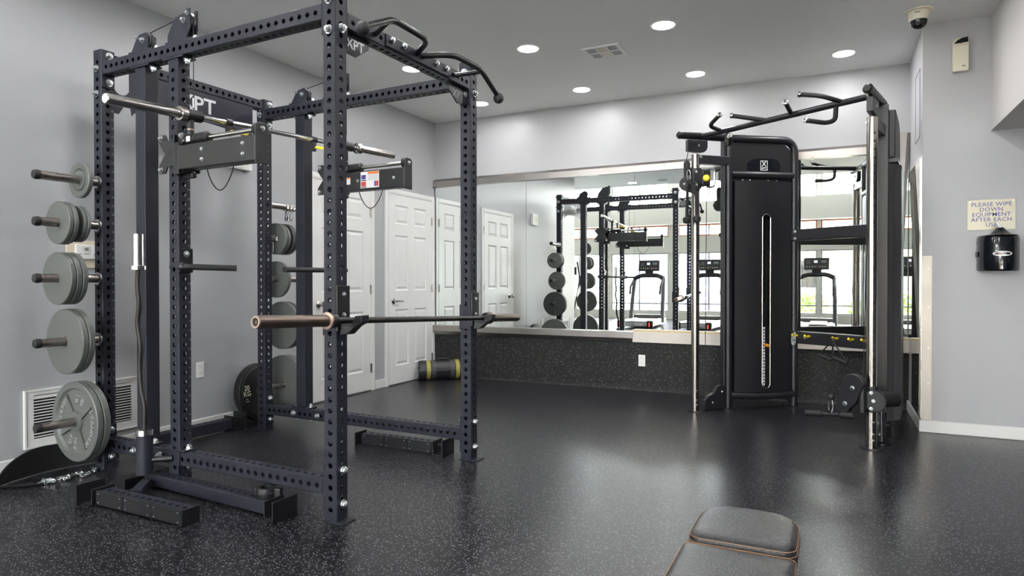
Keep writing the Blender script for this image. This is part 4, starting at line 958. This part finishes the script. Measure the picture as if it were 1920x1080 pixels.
# ================================================================== CABLE MACHINE (local x across, y to the back)
cm = thing('cable_machine', 'black twin tower cable machine with chrome poles by the mirror', 'cable machine', (-.41, 5.31, 0), (0,0,-.5387))
TR = 'trainer_frame'
def tower(sd):
    F, Rr = Vector((sd*.65,.304,0)), Vector((sd*.41,.85,0)); T = (Rr-F).normalized(); N = Vector((T.y,-T.x,0))*(1 if sd < 0 else -1)
    def P(s, z, n=0.0): return F+T*s+N*n+Vector((0,0,z))
    M = frame(T, Vector((0,0,1)), N, F)        # (s, z, n)
    path = rounded([P(0,.012),P(0,2.345),P(.62,2.345),P(.62,.012)], .19, 10)
    # front top corner stays tighter
    path = [P(0,.012),P(0,1.2),P(0,2.28)]+rounded([P(0,2.28),P(0,2.345),P(.06,2.345)], .05, 5)[1:]+rounded([P(.06,2.345),P(.62,2.345),P(.62,2.1)], .20, 10)[1:]+[P(.62,1.2),P(.62,.012)]
    obj('tower_frame', MB().sweep(path, .034, 14, True), TR, cm, True)
    obj('frame_side_plate', MB().box(-.052,-.036,.20,2.33,-.045,.025,M), TR, cm, bev=.004)
    for s in (0, .62):
        obj('foot_disc', MB().lathe([(.070,0),(.070,.006),(.052,.014),(.040,.016)], P(s,0), (0,0,1), 28), TR, cm, True)
        obj('foot_gusset', MB().prism([(.03,.016),(.03,.16),(.10,.16)] if s == 0 else [(.59,.016),(.59,.16),(.52,.16)], -.006, .006, M), TR, cm)
    obj('cross_tube', MB().sweep([P(.02,2.035,.008),P(.60,2.035,.008)], .030, 12), TR, cm, True)
    obj('lower_tube', MB().sweep([P(.02,.125,.02),P(.16,.118,.045),P(.31,.115,.055),P(.46,.118,.045),P(.60,.125,.02)], .028, 12), TR, cm, True)
    up = MB().prism([(.012,2.05)]+[(.012,2.337),(.42,2.337)]+[(.42+.192*math.sin(t),2.145+.192*math.cos(t)) for t in [PI/2*k/8 for k in range(9)]]+[(.612,2.05)], -.012, .004, M)
    up_ = obj('upper_panel', up, 'shroud', cm)
    obj('badge_field', MB().prism([(.17,2.052),(.17,2.13),(.20,2.165),(.24,2.18),(.42,2.18),(.46,2.165),(.485,2.13),(.485,2.052)], .0042, .0052, M), 'gloss_black', up_)
    if sd < 0:
        m = MB()
        for (x0,x1,z0,z1) in ((.295,.363,2.158,2.163),(.295,.363,2.077,2.082),(.295,.300,2.077,2.163),(.358,.363,2.077,2.163)): m.box(x0,x1,z0,z1,.0054,.0060,M)
        add_text(m, 'X', .058, M @ frame((1,0,0),(0,1,0),(0,0,1),(.329,2.132,.0058)), .022); add_text(m, 'XPT', .030, M @ frame((1,0,0),(0,1,0),(0,0,1),(.329,2.095,.0058)), .02)
        obj('logo_print', m, 'ink_white', up_)
    # shroud with a bulge and a slot
    def bulge(s): return .030+.030*math.sin(PI*(s-.045)/.53)
    m = MB()
    def strip(s0, s1, z0, z1, k=6):
        for i in range(k):
            a, b = s0+(s1-s0)*i/k, s0+(s1-s0)*(i+1)/k
            m.add([P(a,z0,bulge(a)),P(b,z0,bulge(b)),P(b,z1,bulge(b)),P(a,z1,bulge(a))], [(0,1,2,3)])
    S0, S1, Z0, Z1 = .284, .358, .195, 1.68
    strip(.045,S0,.15,1.975); strip(S1,.575,.15,1.975); strip(S0,S1,.15,Z0,2); strip(S0,S1,Z1,1.975,2)
    for z in (.15, 1.975):
        sv = [.045+.53*k/16 for k in range(17)]
        m.add([P(s,z,bulge(s)) for s in sv]+[P(.575,z,-.01),P(.045,z,-.01)], [tuple(range(19))])
    for s in (.045, .575): m.add([P(s,.15,-.01),P(s,1.975,-.01),P(s,1.975,.03),P(s,.15,.03)], [(0,1,2,3)])
    sh = obj('weight_shroud', m, 'shroud', cm)
    for s in (.12, .19, .36, .44): bolt(cm, P(s,1.985,.02), (0,0,1), True, .9)
    obj('slot_back', MB().box(.10,.52,.17,1.96,-.045,-.035,M), 'ink_black', cm)
    sc = (S0+S1)/2; hw = (S1-S0)/2; rp = []
    for k in range(13): t = PI*k/12; rp.append(P(sc+hw*math.cos(t), Z1-hw+hw*math.sin(t)+.01, bulge(sc)+.002))
    for k in range(13): t = PI+PI*k/12; rp.append(P(sc+hw*math.cos(t), Z0+hw+hw*math.sin(t)-.01, bulge(sc)+.002))
    obj('slot_rim', MB().sweep(rp, .0032, 6, False, True), 'chrome', cm, True)
    obj('stack_rod', MB().cyl(P(sc+.018,.72,.0),P(sc+.018,1.70,.0),.0035,8), 'chrome', cm)
    obj('stack_sleeve', MB().box(sc-.03,sc+.032,.735,.93,-.02,.014,M), 'black_metal', cm)
    pm_ = None
    for k in range(19):
        z = .212+k*.0272
        w = obj('stack_plate', MB().box(.15,.50,z-.0125,z+.0125,-.03,.018,M), 'black_metal', cm)
        if sd < 0:
            lb_ = obj('stack_label', MB().box(sc-.026,sc+.014,z-.010,z+.010,.0182,.0190,M), 'ink_white', w); obj('pin_hole', MB().box(sc-.025,sc-.013,z-.006,z+.006,.0192,.0196,M), 'ink_black', lb_)
    obj('stack_pin', MB().cyl(P(sc+.012,.556,.018),P(sc+.020,.553,.062),.013,12), 'orange', cm, True)
    # outer cover
    mm_ = MB()
    def cover(z0, z1, dn, s0, s1, cap):
        q = [(s0,-.040),(s0+.02,-.040-dn*.6),(s0+.10,-.040-dn),(s1-.10,-.040-dn),(s1-.02,-.040-dn*.6),(s1,-.040)]
        if cap: return MB().prism([(a, -b) for a, b in [(q[0][0],.036)]+[(x,-y) for x, y in q]+[(q[-1][0],.036)]], z0, z1, frame(T, N, (0,0,1), F)) if False else MB().prism(q, z0, z1, frame(T, N, (0,0,1), F))
    obj('outer_cover', MB().prism([(.0,-.037),(.02,-.075),(.12,-.115),(.50,-.115),(.60,-.075),(.62,-.037)], .13, 1.93, frame(T, N, (0,0,1), F)), 'shroud_side', cm, bev=.006)
    obj('outer_upper_cover', MB().prism([(.0,1.965),(.0,2.30),(.42,2.30),(.54,2.26),(.60,2.16),(.60,1.965)], -.085, -.037, M), 'shroud_side', cm, bev=.01)
    obj('cover_ledge', MB().box(.0,.60,1.935,1.962,-.100,-.037,M), 'black_metal', cm)
    # top arm, lower strut, pole
    PX = Vector((sd*.748,0,0)); D_ = (PX-F).normalized()
    zt = 2.347
    arm = obj('top_arm', MB().sweep([F+D_*-.04+Vector((0,0,zt)), PX+D_*.145+Vector((0,0,zt))], .033, 12, True, False, .8), TR, cm, True)
    obj('arm_end_cap', MB().sweep([PX+D_*.145+Vector((0,0,zt)), PX+D_*.160+Vector((0,0,zt)), PX+D_*.172+Vector((0,0,zt-.003))], [.0335,.033,.022], 12, True, False, .8), 'black_plastic', arm, True)
    side = Vector((-D_.y, D_.x, 0))
    MP = frame(D_, Vector((0,0,1)), side*-1, PX)
    ph = obj('top_pulley_guard', MB().prism([(.085,2.31),(.085,2.215),(.0,2.205)]+[(-.03+.055*math.cos(t)-.02, 2.262+.055*math.sin(t)) for t in [PI*1.5-PI/2*k/6 for k in range(7)]]+[(-.105,2.31)], -.02, .02, MP), TR, cm, bev=.003)
    for s_ in (-1, 1): bolt(ph, PX+D_*-.02+side*(s_*.02)+Vector((0,0,2.265)), side*s_, True, .9)
    ms = (F+PX)/2
    a0, a1 = F+D_*.02, PX-D_*.02
    obj('pole_strut', MB().prism([(0,-.032),(a1.length and (PX-F).length-.03,-.032),((PX-F).length-.03,.032),(0,.032)], 2.11, 2.185, frame(D_, side, (0,0,1), F)), TR, cm, bev=.006)
    for z in (2.165,): bolt(cm, PX+side*(-sd*.036)+Vector((0,0,z))-D_*.03, side*-sd, True, 1.2)
    obj('chrome_pole', MB().lathe([(.034,.008),(.034,2.19)], PX, (0,0,1), 28), 'steel_pole', cm, True)
    hm = MB()
    hd = (N*.75+Vector((0,-.66,0))).normalized() if sd < 0 else (Vector((.55,-.5,0))).normalized()
    hd = Vector((.92,-.38,0)) if sd < 0 else Vector((.80,-.60,0))
    for k in range(38):
        c = PX+hd*.0338+Vector((0,0,.12+k*.053)); hm.cyl(c, c+hd*.0008, .0062, 10)
    obj('pole_holes', hm, 'ink_black', cm)
    obj('pole_foot', MB().prism([(.075*math.cos(t),.055*math.sin(t)) for t in [2*PI*k/24 for k in range(24)]], 0, .008, Matrix.Translation(PX)), TR, cm)
    obj('foot_bar', MB().prism([(0,-.03),((F-PX).length,-.03),((F-PX).length,.03),(0,.03)], .0005, .0085, frame(-D_, side, (0,0,1), PX)), TR, cm)
    bk = obj('base_pulley_guard', MB().prism([(.04,.012),(.04,.15),(.05,.20),(.075,.215)]+[(.115,.205),(.15,.15),(.20,.125),(.235,.09),(.24,.012)], -.022, .022, frame(D_, Vector((0,0,1)), side*-1, F)), TR, cm, bev=.003)
    for (u, z) in ((.07,.16),(.16,.07)):
        for s_ in (-1, 1): bolt(bk, F+D_*u+side*(s_*.022)+Vector((0,0,z)), side*s_, True, 1.1)
    for z in (.06,.10,.18): bolt(cm, PX+hd*.033+Vector((0,0,z)), hd, True, .8)
    return P, F, T, N, PX, D_, side
PL, FL, TL, NL, PXL, DL, SL = tower(-1)
PRr, FR_, TRr, NR, PXR, DRr, SR = tower(1)
# extra leg disc of the right tower and its leg
obj('leg', MB().cyl((.715,.195,.012),(.70,.215,.30),.018,10), TR, cm, True); obj('foot_disc', MB().lathe([(.060,0),(.060,.010),(.035,.016)], (.715,.195,0), (0,0,1), 24), TR, cm, True)
# beams between the towers
for z0, z1, nm in ((1.462,1.562,'upper_cross_beam'), (.570,.676,'lower_cross_beam')):
    obj(nm, MB().box(-.40,.40,.815,.865,z0,z1), TR, cm, bev=.008)
    for x in (-.355,.335): 
        for z in (z0+.02,z1-.02): bolt(cm, (x,.815,z), (0,-1,0), True, 1.4)
for x in (-.33,-.215,.033,.165,.27):
    h = obj('storage_hook', MB().sweep(rounded([(x,.815,.640),(x,.770,.638),(x,.745,.650)], .01), .010, 8), 'yellow', cm, True)
for x in (-.26,.0,.30): bolt(cm, (x,.815,.625), (0,-1,0), True, 1.3)
# pull up bar
pb = obj('pullup_bar', MB().sweep([(-.735,.045,2.346),(.735,.045,2.346)], .0225, 14), TR, cm, True)
def grip(pts, r=.0165):
    pts = [Vector(p) for p in pts]
    g = obj('pullup_grip', MB().sweep(rounded(pts, .05, 5), r, 12), 'black_rubber', cm, True)
    d = (pts[-1]-pts[-2]).normalized(); obj('grip_cap', MB().lathe([(.019,-.004),(.021,.0),(.021,.014),(.014,.018),(.010,.012)], pts[-1], d, 18), 'chrome', g, True)
grip([(-.515,.045,2.352),(-.530,-.09,2.378),(-.400,-.12,2.432)]); grip([(.515,.045,2.352),(.450,-.10,2.388),(.310,-.12,2.428)])
grip([(-.095,.045,2.352),(-.291,-.10,2.408)]); grip([(.127,.045,2.350),(.176,-.10,2.404)])
grip([(-.46,.045,2.33),(-.455,.04,2.225),(-.39,-.0,2.218),(-.275,-.15,2.240)]); grip([(.47,.045,2.33),(.466,.045,2.235),(.425,.0,2.219),(.357,-.12,2.234)])
# ------------------------------------------------------------------ carriages
def carriage(PX, z, sd):
    c = obj('carriage', MB().lathe([(.037,-.085),(.050,-.083),(.050,.083),(.037,.085)], PX+Vector((0,0,z)), (0,0,1), 24), 'black_plastic', cm, True)
    return c
zL = 1.985
c = carriage(PXL, zL, -1)
obj('carriage_bracket', MB().box(-.75+.02,-.62,-.045,.045,zL-.075,zL+.06), 'black_plastic', c, bev=.012)
obj('pulley_cover', MB().lathe([(.010,-.030),(.058,-.028),(.062,-.020),(.062,.020),(.058,.028),(.010,.030)], (-.792,-.055,zL-.045), (.35,-1,0), 28), 'black_plastic', c, True)
obj('pulley_cover', MB().lathe([(.010,-.026),(.050,-.024),(.054,-.016),(.054,.016),(.050,.024),(.010,.026)], (-.70,-.075,zL-.085), (.35,-1,0), 28), 'black_plastic', c, True)
obj('swivel_arm', MB().prism([(-.02,-.09),(.02,-.09),(.026,.10),(.012,.125),(-.012,.125),(-.026,.10)], -.016, .016, frame((1,0,0),(0,0,1),(0,-1,0),(-.79,-.06,zL+.03))), 'black_plastic', c, bev=.006)
obj('swivel_hook', MB().sweep([(-.712+.018*math.cos(2*PI*k/20), -.125, zL+.02+.038*math.sin(2*PI*k/20)) for k in range(20)], .0045, 6, False, True), 'zinc', c, True)
obj('pull_knob', MB().lathe([(.008,0),(.010,.03),(.026,.036),(.028,.052),(.018,.060)], (-.62,-.02,zL-.02), (.7,-.7,0), 20), 'yellow', c, True)
obj('carriage_handle', MB().sweep(rounded([(-.625,.0,zL+.06),(-.545,.0,zL+.055),(-.548,.0,zL-.095),(-.625,.0,zL-.085)], .03), .0085, 8), 'chrome', c, True)
for (x, z) in ((-.792,-.045),(-.70,-.085),(-.66,.04),(-.66,-.07)): bolt(c, (x,-.088,zL+z), (.3,-1,0), True, 1.0)
zR = .330
c = carriage(PXR, zR, 1)
obj('pulley_cover', MB().prism([(.0+.075*math.cos(t), .075+.062*math.sin(t)) for t in [PI*k/12 for k in range(13)]]+[(-.10,-.06)]+[(-.075+.055*math.cos(t)+.0, -.085+.05*math.sin(t)) for t in [PI+PI*k/12 for k in range(1, 12)]]+[(.02,-.055)], -.024, .024, frame((1,0,0),(0,0,1),(0,-1,0),(.690,-.10,zR+.03))), 'black_plastic', c, bev=.006)
for (x, z) in ((.690,.075),(.640,-.035)): bolt(c, (x,-.124,zR+z), (0,-1,0), True, 1.6)
obj('swivel_post', MB().cyl((.735,-.085,zR-.08),(.735,-.085,zR+.09),.028,18), 'black_plastic', c, True)
obj('swivel_cap', MB().cyl((.735,-.085,zR+.09),(.735,-.085,zR+.108),.012,12), 'zinc', c)
obj('carriage_plate', MB().lathe([(.012,-.018),(.068,-.018),(.070,-.012),(.070,.012),(.068,.018),(.012,.018)], (.800,-.050,zR), (.25,-1,0), 28), 'black_plastic', c, True)
obj('grip_drum', MB().lathe([(.040,0),(.050,.004),(.050,.125),(.044,.135)], (.805,-.035,zR+.008), (.52,.86,0), 26), 'black_rubber', c, True)
for (x, z) in ((.800,0),(.785,.052),(.785,-.052)): bolt(c, (x,-.070,zR+z), (.25,-1,0), True, 1.2)
obj('pull_knob', MB().lathe([(.008,0),(.010,.03),(.022,.034),(.022,.048)], (.735,.075,zR+.24), (-.5,-.6,0), 16), 'orange', c, True)
# cables
for pts in (
    [PXL+DL*.07+Vector((0,0,2.21)), Vector((-.80,-.06,zL+.14))], [Vector((-.655,.03,zL-.08)), FL+DL*.225+Vector((0,0,.11))],
    [PXR+DRr*.07+Vector((0,0,2.21)), Vector((.695,.0,zR+.15))], [Vector((.70,.08,zR-.08)), FR_+DRr*.225+Vector((0,0,.11))]):
    obj('cable', MB().sweep(pts, .0030, 6), 'black_rubber', cm)
# ------------------------------------------------------------------ attachments
CMW = Matrix.Translation((-.41,5.31,0)) @ Matrix.Rotation(-.5387, 4, 'Z')
def cw(x, y, z): return CMW @ Vector((x, y, z))
t = thing('rope_attachment', 'black twisted rope attachment with knobs on the left pulley', 'rope attachment', cw(-.70,-.13,1.96), (0,0,-.5387))
for sx in (-1, 1):
    x1 = -.022 if sx < 0 else .075
    base_ = [Vector((0,0,0)), Vector((x1*.6,-.004,-.05)), Vector((x1,0,-.12)), Vector((x1+sx*.004,0,-.33))]
    bp_ = rounded(base_, .05, 6)
    for st in range(3):
        n_ = 60; hp = []
        seglen = [0]
        for i in range(1, len(bp_)): seglen.append(seglen[-1]+(bp_[i]-bp_[i-1]).length)
        for i in range(n_+1):
            d_ = seglen[-1]*i/n_; j = max(k for k in range(len(seglen)) if seglen[k] <= d_+1e-9); j = min(j, len(bp_)-2)
            f_ = (d_-seglen[j])/max(1e-6, seglen[j+1]-seglen[j]); c_ = bp_[j].lerp(bp_[j+1], f_)
            a_ = d_*190+st*2*PI/3; hp.append(c_+Vector((.0075*math.cos(a_), .0075*math.sin(a_), 0)))
        obj('rope_strand', MB().sweep(hp, .0078, 6), 'black_rubber', t, True)
    obj('rope_knob', MB().lathe([(.016,.02),(.032,.012),(.034,-.012),(.026,-.030),(.010,-.036)], base_[-1], (0,0,1), 20), 'black_rubber', t, True)
obj('rope_ring', MB().sweep([(.0+.016*math.cos(2*PI*k/18), -.004, .012+.018*math.sin(2*PI*k/18)) for k in range(18)], .0045, 6, False, True), 'zinc', t, True)
t = thing('pull_bar', 'short black bar with padded grip clipped to the low right pulley', 'cable bar', cw(.53,-.14,.215), (0,0,-.5387))
obj('bar', MB().sweep([(-.03,0,-.012),(.16,.01,.01)], .013, 12), 'black_metal', t, True); obj('padded_grip', MB().lathe([(.012,0),(.021,.008),(.021,.125),(.012,.132)], (-.03,0,-.012), (-1,-.03,-.10), 18), 'black_rubber', t, True)
obj('padded_grip', MB().lathe([(.012,0),(.021,.008),(.021,.09),(.012,.098)], (.085,.004,.0), (1,.03,.08), 18), 'black_rubber', t, True)
obj('clip', MB().sweep([(.02+.016*math.cos(2*PI*k/20), 0, .052+.046*math.sin(2*PI*k/20)) for k in range(20)], .0045, 6, False, True), 'zinc', t, True); obj('cable_stop', MB().sphere((.026,0,.112), .020, 14, 10), 'black_rubber', t, True)
obj('bar_eye', MB().cyl((.012,-.008,.008),(.012,.008,.008),.014,12), 'black_metal', t)
for i, (xg, zt_, lab) in enumerate(((-.015,.628,'left black stirrup handle hanging from the lower beam'), (.085,.628,'right black stirrup handle hanging from the lower beam'))):
    t = thing('stirrup_handle', lab+' of the cable machine', 'cable handle', cw(.033+(.012*i), .752-.022*i, .625), (0,0,-.5387), 'stirrup handles')
    gx = (-.10,-.125) if i == 0 else (.03,-.135)
    a_, b_ = Vector((gx[0]-.02,-.01,gx[1])), Vector((gx[0]+.105,-.02,gx[1]-.035))
    obj('strap', MB().sweep([(0,0,0), a_], .006, 6), 'black_rubber', t, True); obj('strap', MB().sweep([(0,0,0), b_], .006, 6), 'black_rubber', t, True)
    obj('handle_grip', MB().lathe([(.010,0),(.0165,.006),(.0165,(b_-a_).length-.006),(.010,(b_-a_).length)], a_, b_-a_, 14), 'black_rubber', t, True); obj('ring', MB().sweep([(.012*math.cos(2*PI*k/16), -.002, .010+.014*math.sin(2*PI*k/16)) for k in range(16)], .004, 6, False, True), 'black_metal', t, True)
t = thing('carabiner', 'silver carabiner hanging on the leftmost yellow hook', 'carabiner', cw(-.33,.752,.640), (0,0,-.5387))
for k in range(2):
    obj('clip_body', MB().sweep([((.010+.003*k)*math.cos(2*PI*j/20)+.014*k, -.004*k, -.034+.046*math.sin(2*PI*j/20)) for j in range(20)], .0038, 6, False, True), 'zinc', t, True)
# ================================================================== BENCH IN THE FOREGROUND
bn = thing('weight_bench', 'black leather bench with tan stitching at the bottom of the view', 'bench', (-.208, 1.72, 0), (0,0,0))
def pad(name, outline, z0, z1, parent):
    """outline: list of (x,y); rounded cushion"""
    n = len(outline); cx = sum(p[0] for p in outline)/n; cy = sum(p[1] for p in outline)/n
    lev = [(z0,.93),(z0+.006,.985),(z0+.018,1.0),(z1-.020,1.0),(z1-.008,.985)]
    vs = []; fs = []
    for z, s in lev: vs += [(cx+(x-cx)*s, cy+(y-cy)*s, z) for x, y in outline]
    ins = [(.94,z1-.001),(.82,z1+.003),(.6,z1+.005),(.3,z1+.006)]
    for s, z in ins: vs += [(cx+(x-cx)*s, cy+(y-cy)*s, z) for x, y in outline]
    m = len(lev)+len(ins)
    for i in range(m-1):
        for k in range(n): fs.append((i*n+k, i*n+(k+1) % n, (i+1)*n+(k+1) % n, (i+1)*n+k))
    c = len(vs); vs.append((cx,cy,z1+.006))
    for k in range(n): fs.append(((m-1)*n+k, (m-1)*n+(k+1) % n, c))
    fs.append(tuple(reversed(range(n))))
    o = obj(name, MB().add(vs, fs), 'leather', parent, True)
    for s, z in ((.992,z1-.0085),(1.004,z1-.022)):
        pts = [Vector((cx+(x-cx)*s, cy+(y-cy)*s, z+.0012)) for x, y in outline]
        obj('stitch_line', MB().sweep(pts, .0009, 5, False, True), 'stitch', o, True)
    return o
def superell(x0, x1, y0, y1, rn, rf, n=10):
    """rounded rectangle: near corner radius rn, far corner radius (elliptic) rf"""
    o = []
    for (cx_, cy_, rx, ry, a) in ((x1-rn,y0+rn,rn,rn,-PI/2),(x1-rf[0],y1-rf[1],rf[0],rf[1],0),(x0+rf[0],y1-rf[1],rf[0],rf[1],PI/2),(x0+rn,y0+rn,rn,rn,PI)):
        for k in range(n+1): o.append((cx_+rx*math.cos(a+PI/2*k/n), cy_+ry*math.sin(a+PI/2*k/n)))
    return o
sp = superell(-.131,.131,.010,.285,.030,(.090,.105))
# slightly bowed seam side
sp = [(x, y+(.012*((x/.131)**2-1) if y < .045 else 0)) for x, y in sp]
pad('seat_pad', sp, .378, .448, bn)
pad('back_pad', superell(-.134,.134,-.93,-.008,.05,(.028,.028)), .374, .442, bn)
obj('spine', MB().box(-.04,.04,-.85,.22,.30,.372), 'black_metal', bn, bev=.006)
obj('pad_bracket', MB().box(-.09,.09,.06,.22,.372,.378), 'black_metal', bn); obj('pad_bracket', MB().box(-.09,.09,-.8,-.15,.368,.374), 'black_metal', bn)
obj('front_leg', MB().box(-.035,.035,.06,.12,.04,.30), 'black_metal', bn, bev=.005); obj('rear_leg', MB().box(-.035,.035,-.78,-.72,.04,.30), 'black_metal', bn, bev=.005)
for y, w in ((.09,.16),(-.75,.26)):
    obj('foot_bar', MB().box(-w,w,y-.035,y+.035,.012,.06), 'black_metal', bn, bev=.006)
    for s in (-1, 1): obj('rubber_foot', MB().box(s*w-.025,s*w+.025,y-.038,y+.038,0,.014), 'black_rubber', bn)
# ================================================================== BEHIND THE CAMERA: treadmills and what the windows show
def treadmill_parts(t):
    obj('deck_frame', MB().box(-.40,.40,-1.0,1.0,.05,.155), 'tread_silver', t, bev=.02)
    obj('running_belt', MB().box(-.27,.27,-.9,1.005,.156,.172), 'belt_rubber', t, bev=.006)
    for s in (-1, 1):
        obj('side_rail', MB().box(s*.27 if s > 0 else -.40, .40 if s > 0 else -.27, -.98, .99, .156, .18), 'tread_silver', t, bev=.008)
        ec = obj('rear_cap', MB().box(s*.28 if s > 0 else -.42, .42 if s > 0 else -.28, .93, 1.06, .03, .20), 'black_plastic', t, bev=.02)
        obj('rear_light', MB().box(s*.345-.012, s*.345+.012, 1.055, 1.064, .06, .15), 'red_lens', ec)
        obj('upright', MB().sweep([(s*.40,-.55,.10),(s*.40,-.42,.60),(s*.37,-.68,1.15)] if False else [(s*.40,-.35,.10),(s*.39,-.55,.70),(s*.37,-.72,1.20)], .035, 10, True, False, 1.6), 'elliptical_grey', t, True)
        obj('handrail', MB().sweep(rounded([(s*.36,-.72,1.18),(s*.38,-.60,1.16),(s*.38,-.22,.98),(s*.375,-.16,.80)], .08), .026, 10), 'black_rubber', t, True)
    obj('motor_hood', MB().prism([(-1.0,.05),(-.62,.05),(-.62,.19),(-.72,.26),(-.95,.26),(-1.02,.16)], -.39, .39, frame((0,1,0),(0,0,1),(1,0,0))), 'black_plastic', t, bev=.02)
    obj('dash', MB().sweep(rounded([(-.37,-.70,1.20),(-.22,-.76,1.28),(.22,-.76,1.28),(.37,-.70,1.20)], .08), .05, 12, True, False, 1.2), 'black_plastic', t, True)
    obj('neck', MB().box(-.10,.10,-.80,-.72,1.26,1.44), 'black_plastic', t, bev=.01)
    M = frame((1,0,0),(0,-.25,.968),(0,.968,.25),(0,-.74,1.53))
    c = obj('console', MB().box(-.27,.27,-.14,.14,-.03,.03,M), 'black_plastic', t, bev=.012)
    obj('display_screen', MB().box(-.05,.02,.02,.07,.031,.033,M), 'screen_blue', c)
    for x in (-.20,-.17,-.14):
        for y in (.0,.03,.06): obj('key', MB().box(x-.008,x+.008,y-.007,y+.007,.031,.034,M), 'ink_grey', c)
    obj('digits', MB().box(.10,.21,.02,.07,.031,.033,M), 'ink_grey', c)
    for k in range(8): obj('key', MB().box(-.21+.055*k,-.19+.055*k,-.09,-.07,.031,.034,M), 'ink_red' if k == 4 else 'ink_silver', c)
t1 = thing('treadmill', 'treadmill reflected in the mirror behind the weight rack uprights', 'treadmill', (-4.25,-3.05,0), (0,0,-.06), 'treadmills by the windows'); treadmill_parts(t1)
t2 = copy_tree(t1); t2.location = (-2.78,-2.95,0); t2.rotation_euler = (0,0,.05); t2['label'] = 'treadmill reflected in the mirror beside the chrome pole of the cable machine'
t3 = copy_tree(t1); t3.location = (-.36,-3.0,0); t3.rotation_euler = (0,0,.03); t3['label'] = 'treadmill reflected between the two towers of the cable machine'
# elliptical seen at the edge of the mirror
t = thing('elliptical_trainer', 'elliptical trainer with tall curved arms, reflected beside the left wall end', 'elliptical', (-6.2,-2.6,0))
obj('base', MB().box(-.25,.25,-.8,.8,.04,.14), 'elliptical_grey', t, bev=.03)
obj('flywheel_cover', MB().lathe([(.02,-.09),(.33,-.07),(.36,0),(.33,.07),(.02,.09)], (0,-.5,.45), (1,0,0), 28), 'elliptical_grey', t, True)
obj('mast', MB().sweep([(0,-.3,.2),(0,-.45,1.3)], .04, 10), 'elliptical_grey', t, True)
for s in (-1, 1):
    obj('swing_arm', MB().sweep(rounded([(s*.28,.1,.25),(s*.28,-.25,.9),(s*.30,-.35,1.2),(s*.30,-.15,1.62)], .15), .018, 8), 'black_rubber', t, True)
    obj('pedal', MB().box(s*.18-.07,s*.18+.07,.05,.45,.2,.24), 'black_plastic', t, bev=.01)
obj('console', MB().box(-.16,.16,-.50,-.46,1.3,1.5), 'black_plastic', t, bev=.01)
# outside
g = struct('ground', MB().box(-30,26,-40,YW-.16,-.16,-.06), 'concrete')
def facade(name, x0, x1, y, h, m, label, wins, wm='dark_glass'):
    t = thing(name, label, 'building', ((x0+x1)/2, y, -.06)); hw = (x1-x0)/2
    obj('facade_wall', MB().box(-hw,hw,-.6,0,0,h), m, t)
    for (u, z, w, hh) in wins:
        w_ = obj('facade_window', MB().box(u-w/2,u+w/2,0,.06,z,z+hh), 'window_frame', t); obj('facade_pane', MB().box(u-w/2+.06,u+w/2-.06,.061,.07,z+.06,z+hh-.06), wm, w_)
    obj('cornice', MB().box(-hw-.05,hw+.05,-.65,.12,h,h+.15), 'facade_white', t)
facade('cream_building', -20, -7.6, -17, 4.6, 'facade_white', 'pale building outside seen at the left of the mirror windows', [(-4,.9,1.2,1.4),(-1,.9,1.2,1.4),(2.5,.9,1.2,1.4)])
facade('blue_tiled_building', -7.6, -4.6, -14.5, 4.4, 'tile_blue', 'blue tiled block outside the windows, reflected behind the treadmill', [])
facade('ochre_building', -4.6, 2.6, -15.5, 4.5, 'facade_cream', 'sunlit ochre building outside the windows, reflected in the mirror', [(-2.3,.8,.9,1.3),(.2,.8,.9,1.3),(2.6,.8,.9,1.3)])
tb = [o for o in bpy.data.objects if o.name.startswith('blue_tiled')][0]
jm = MB()
for k in range(1, 9): jm.box(-1.5,1.5,0,.004,k*.5-.012,k*.5+.012)
for k in range(1, 6): jm.box(-1.5+k*.5-.012,-1.5+k*.5+.012,0,.004,0,4.4)
obj('tile_joints', jm, 'facade_white', tb)
t = thing('pool', 'teal pool outside the windows, reflected low in the mirror', 'pool', (-5.2,-10.2,-.06))
obj('water', MB().box(-3.6,3.6,-1.6,1.6,.001,.04), 'tile_teal', t); obj('coping', MB().box(-3.8,3.8,1.6,1.8,.001,.06).box(-3.8,3.8,-1.8,-1.6,.001,.06), 'facade_white', t)
t = thing('terrace_railing', 'thin metal railing outside the windows', 'railing', (-2.3,-8.0,-.06))
obj('top_rail', MB().box(-6,6,-.025,.025,.95,1.0), 'window_frame', t)
for k in range(13): obj('rail_post', MB().box(-6+k-.02,-6+k+.02,-.02,.02,0,.95), 'window_frame', t)
random.seed(3)
def shrub(x, y, h, w, label):
    t = thing('shrub', label, 'shrub', (x, y, -.06), group='shrubs outside the windows')
    obj('stem', MB().cyl((0,0,0),(0,0,h*.6),.02,6), 'beige_wood', t)
    m = MB()
    for k in range(420):
        a = random.random()*2*PI; r = w*math.sqrt(random.random()); z = h*(.12+.88*random.random()); r *= (1-.45*(z/h)**2)
        c = Vector((r*math.cos(a), r*math.sin(a), z)); d = Vector((random.gauss(0,1),random.gauss(0,1),random.gauss(0,.6))).normalized(); e = d.orthogonal().normalized()
        s = .09+.06*random.random(); m.add([c-d*s, c+e*s*.35, c+d*s, c-e*s*.35], [(0,1,2,3)])
    tag(obj('foliage', m, 'leaf', t), kind='stuff')
shrub(.75,-8.9,.62,.40,'bright green shrub outside reflected beside the cable machine')
shrub(-.9,-11.5,.75,.45,'pale green shrub outside behind the third treadmill'); shrub(-.6,-12.9,.7,.5,'pale green shrub further outside the windows')
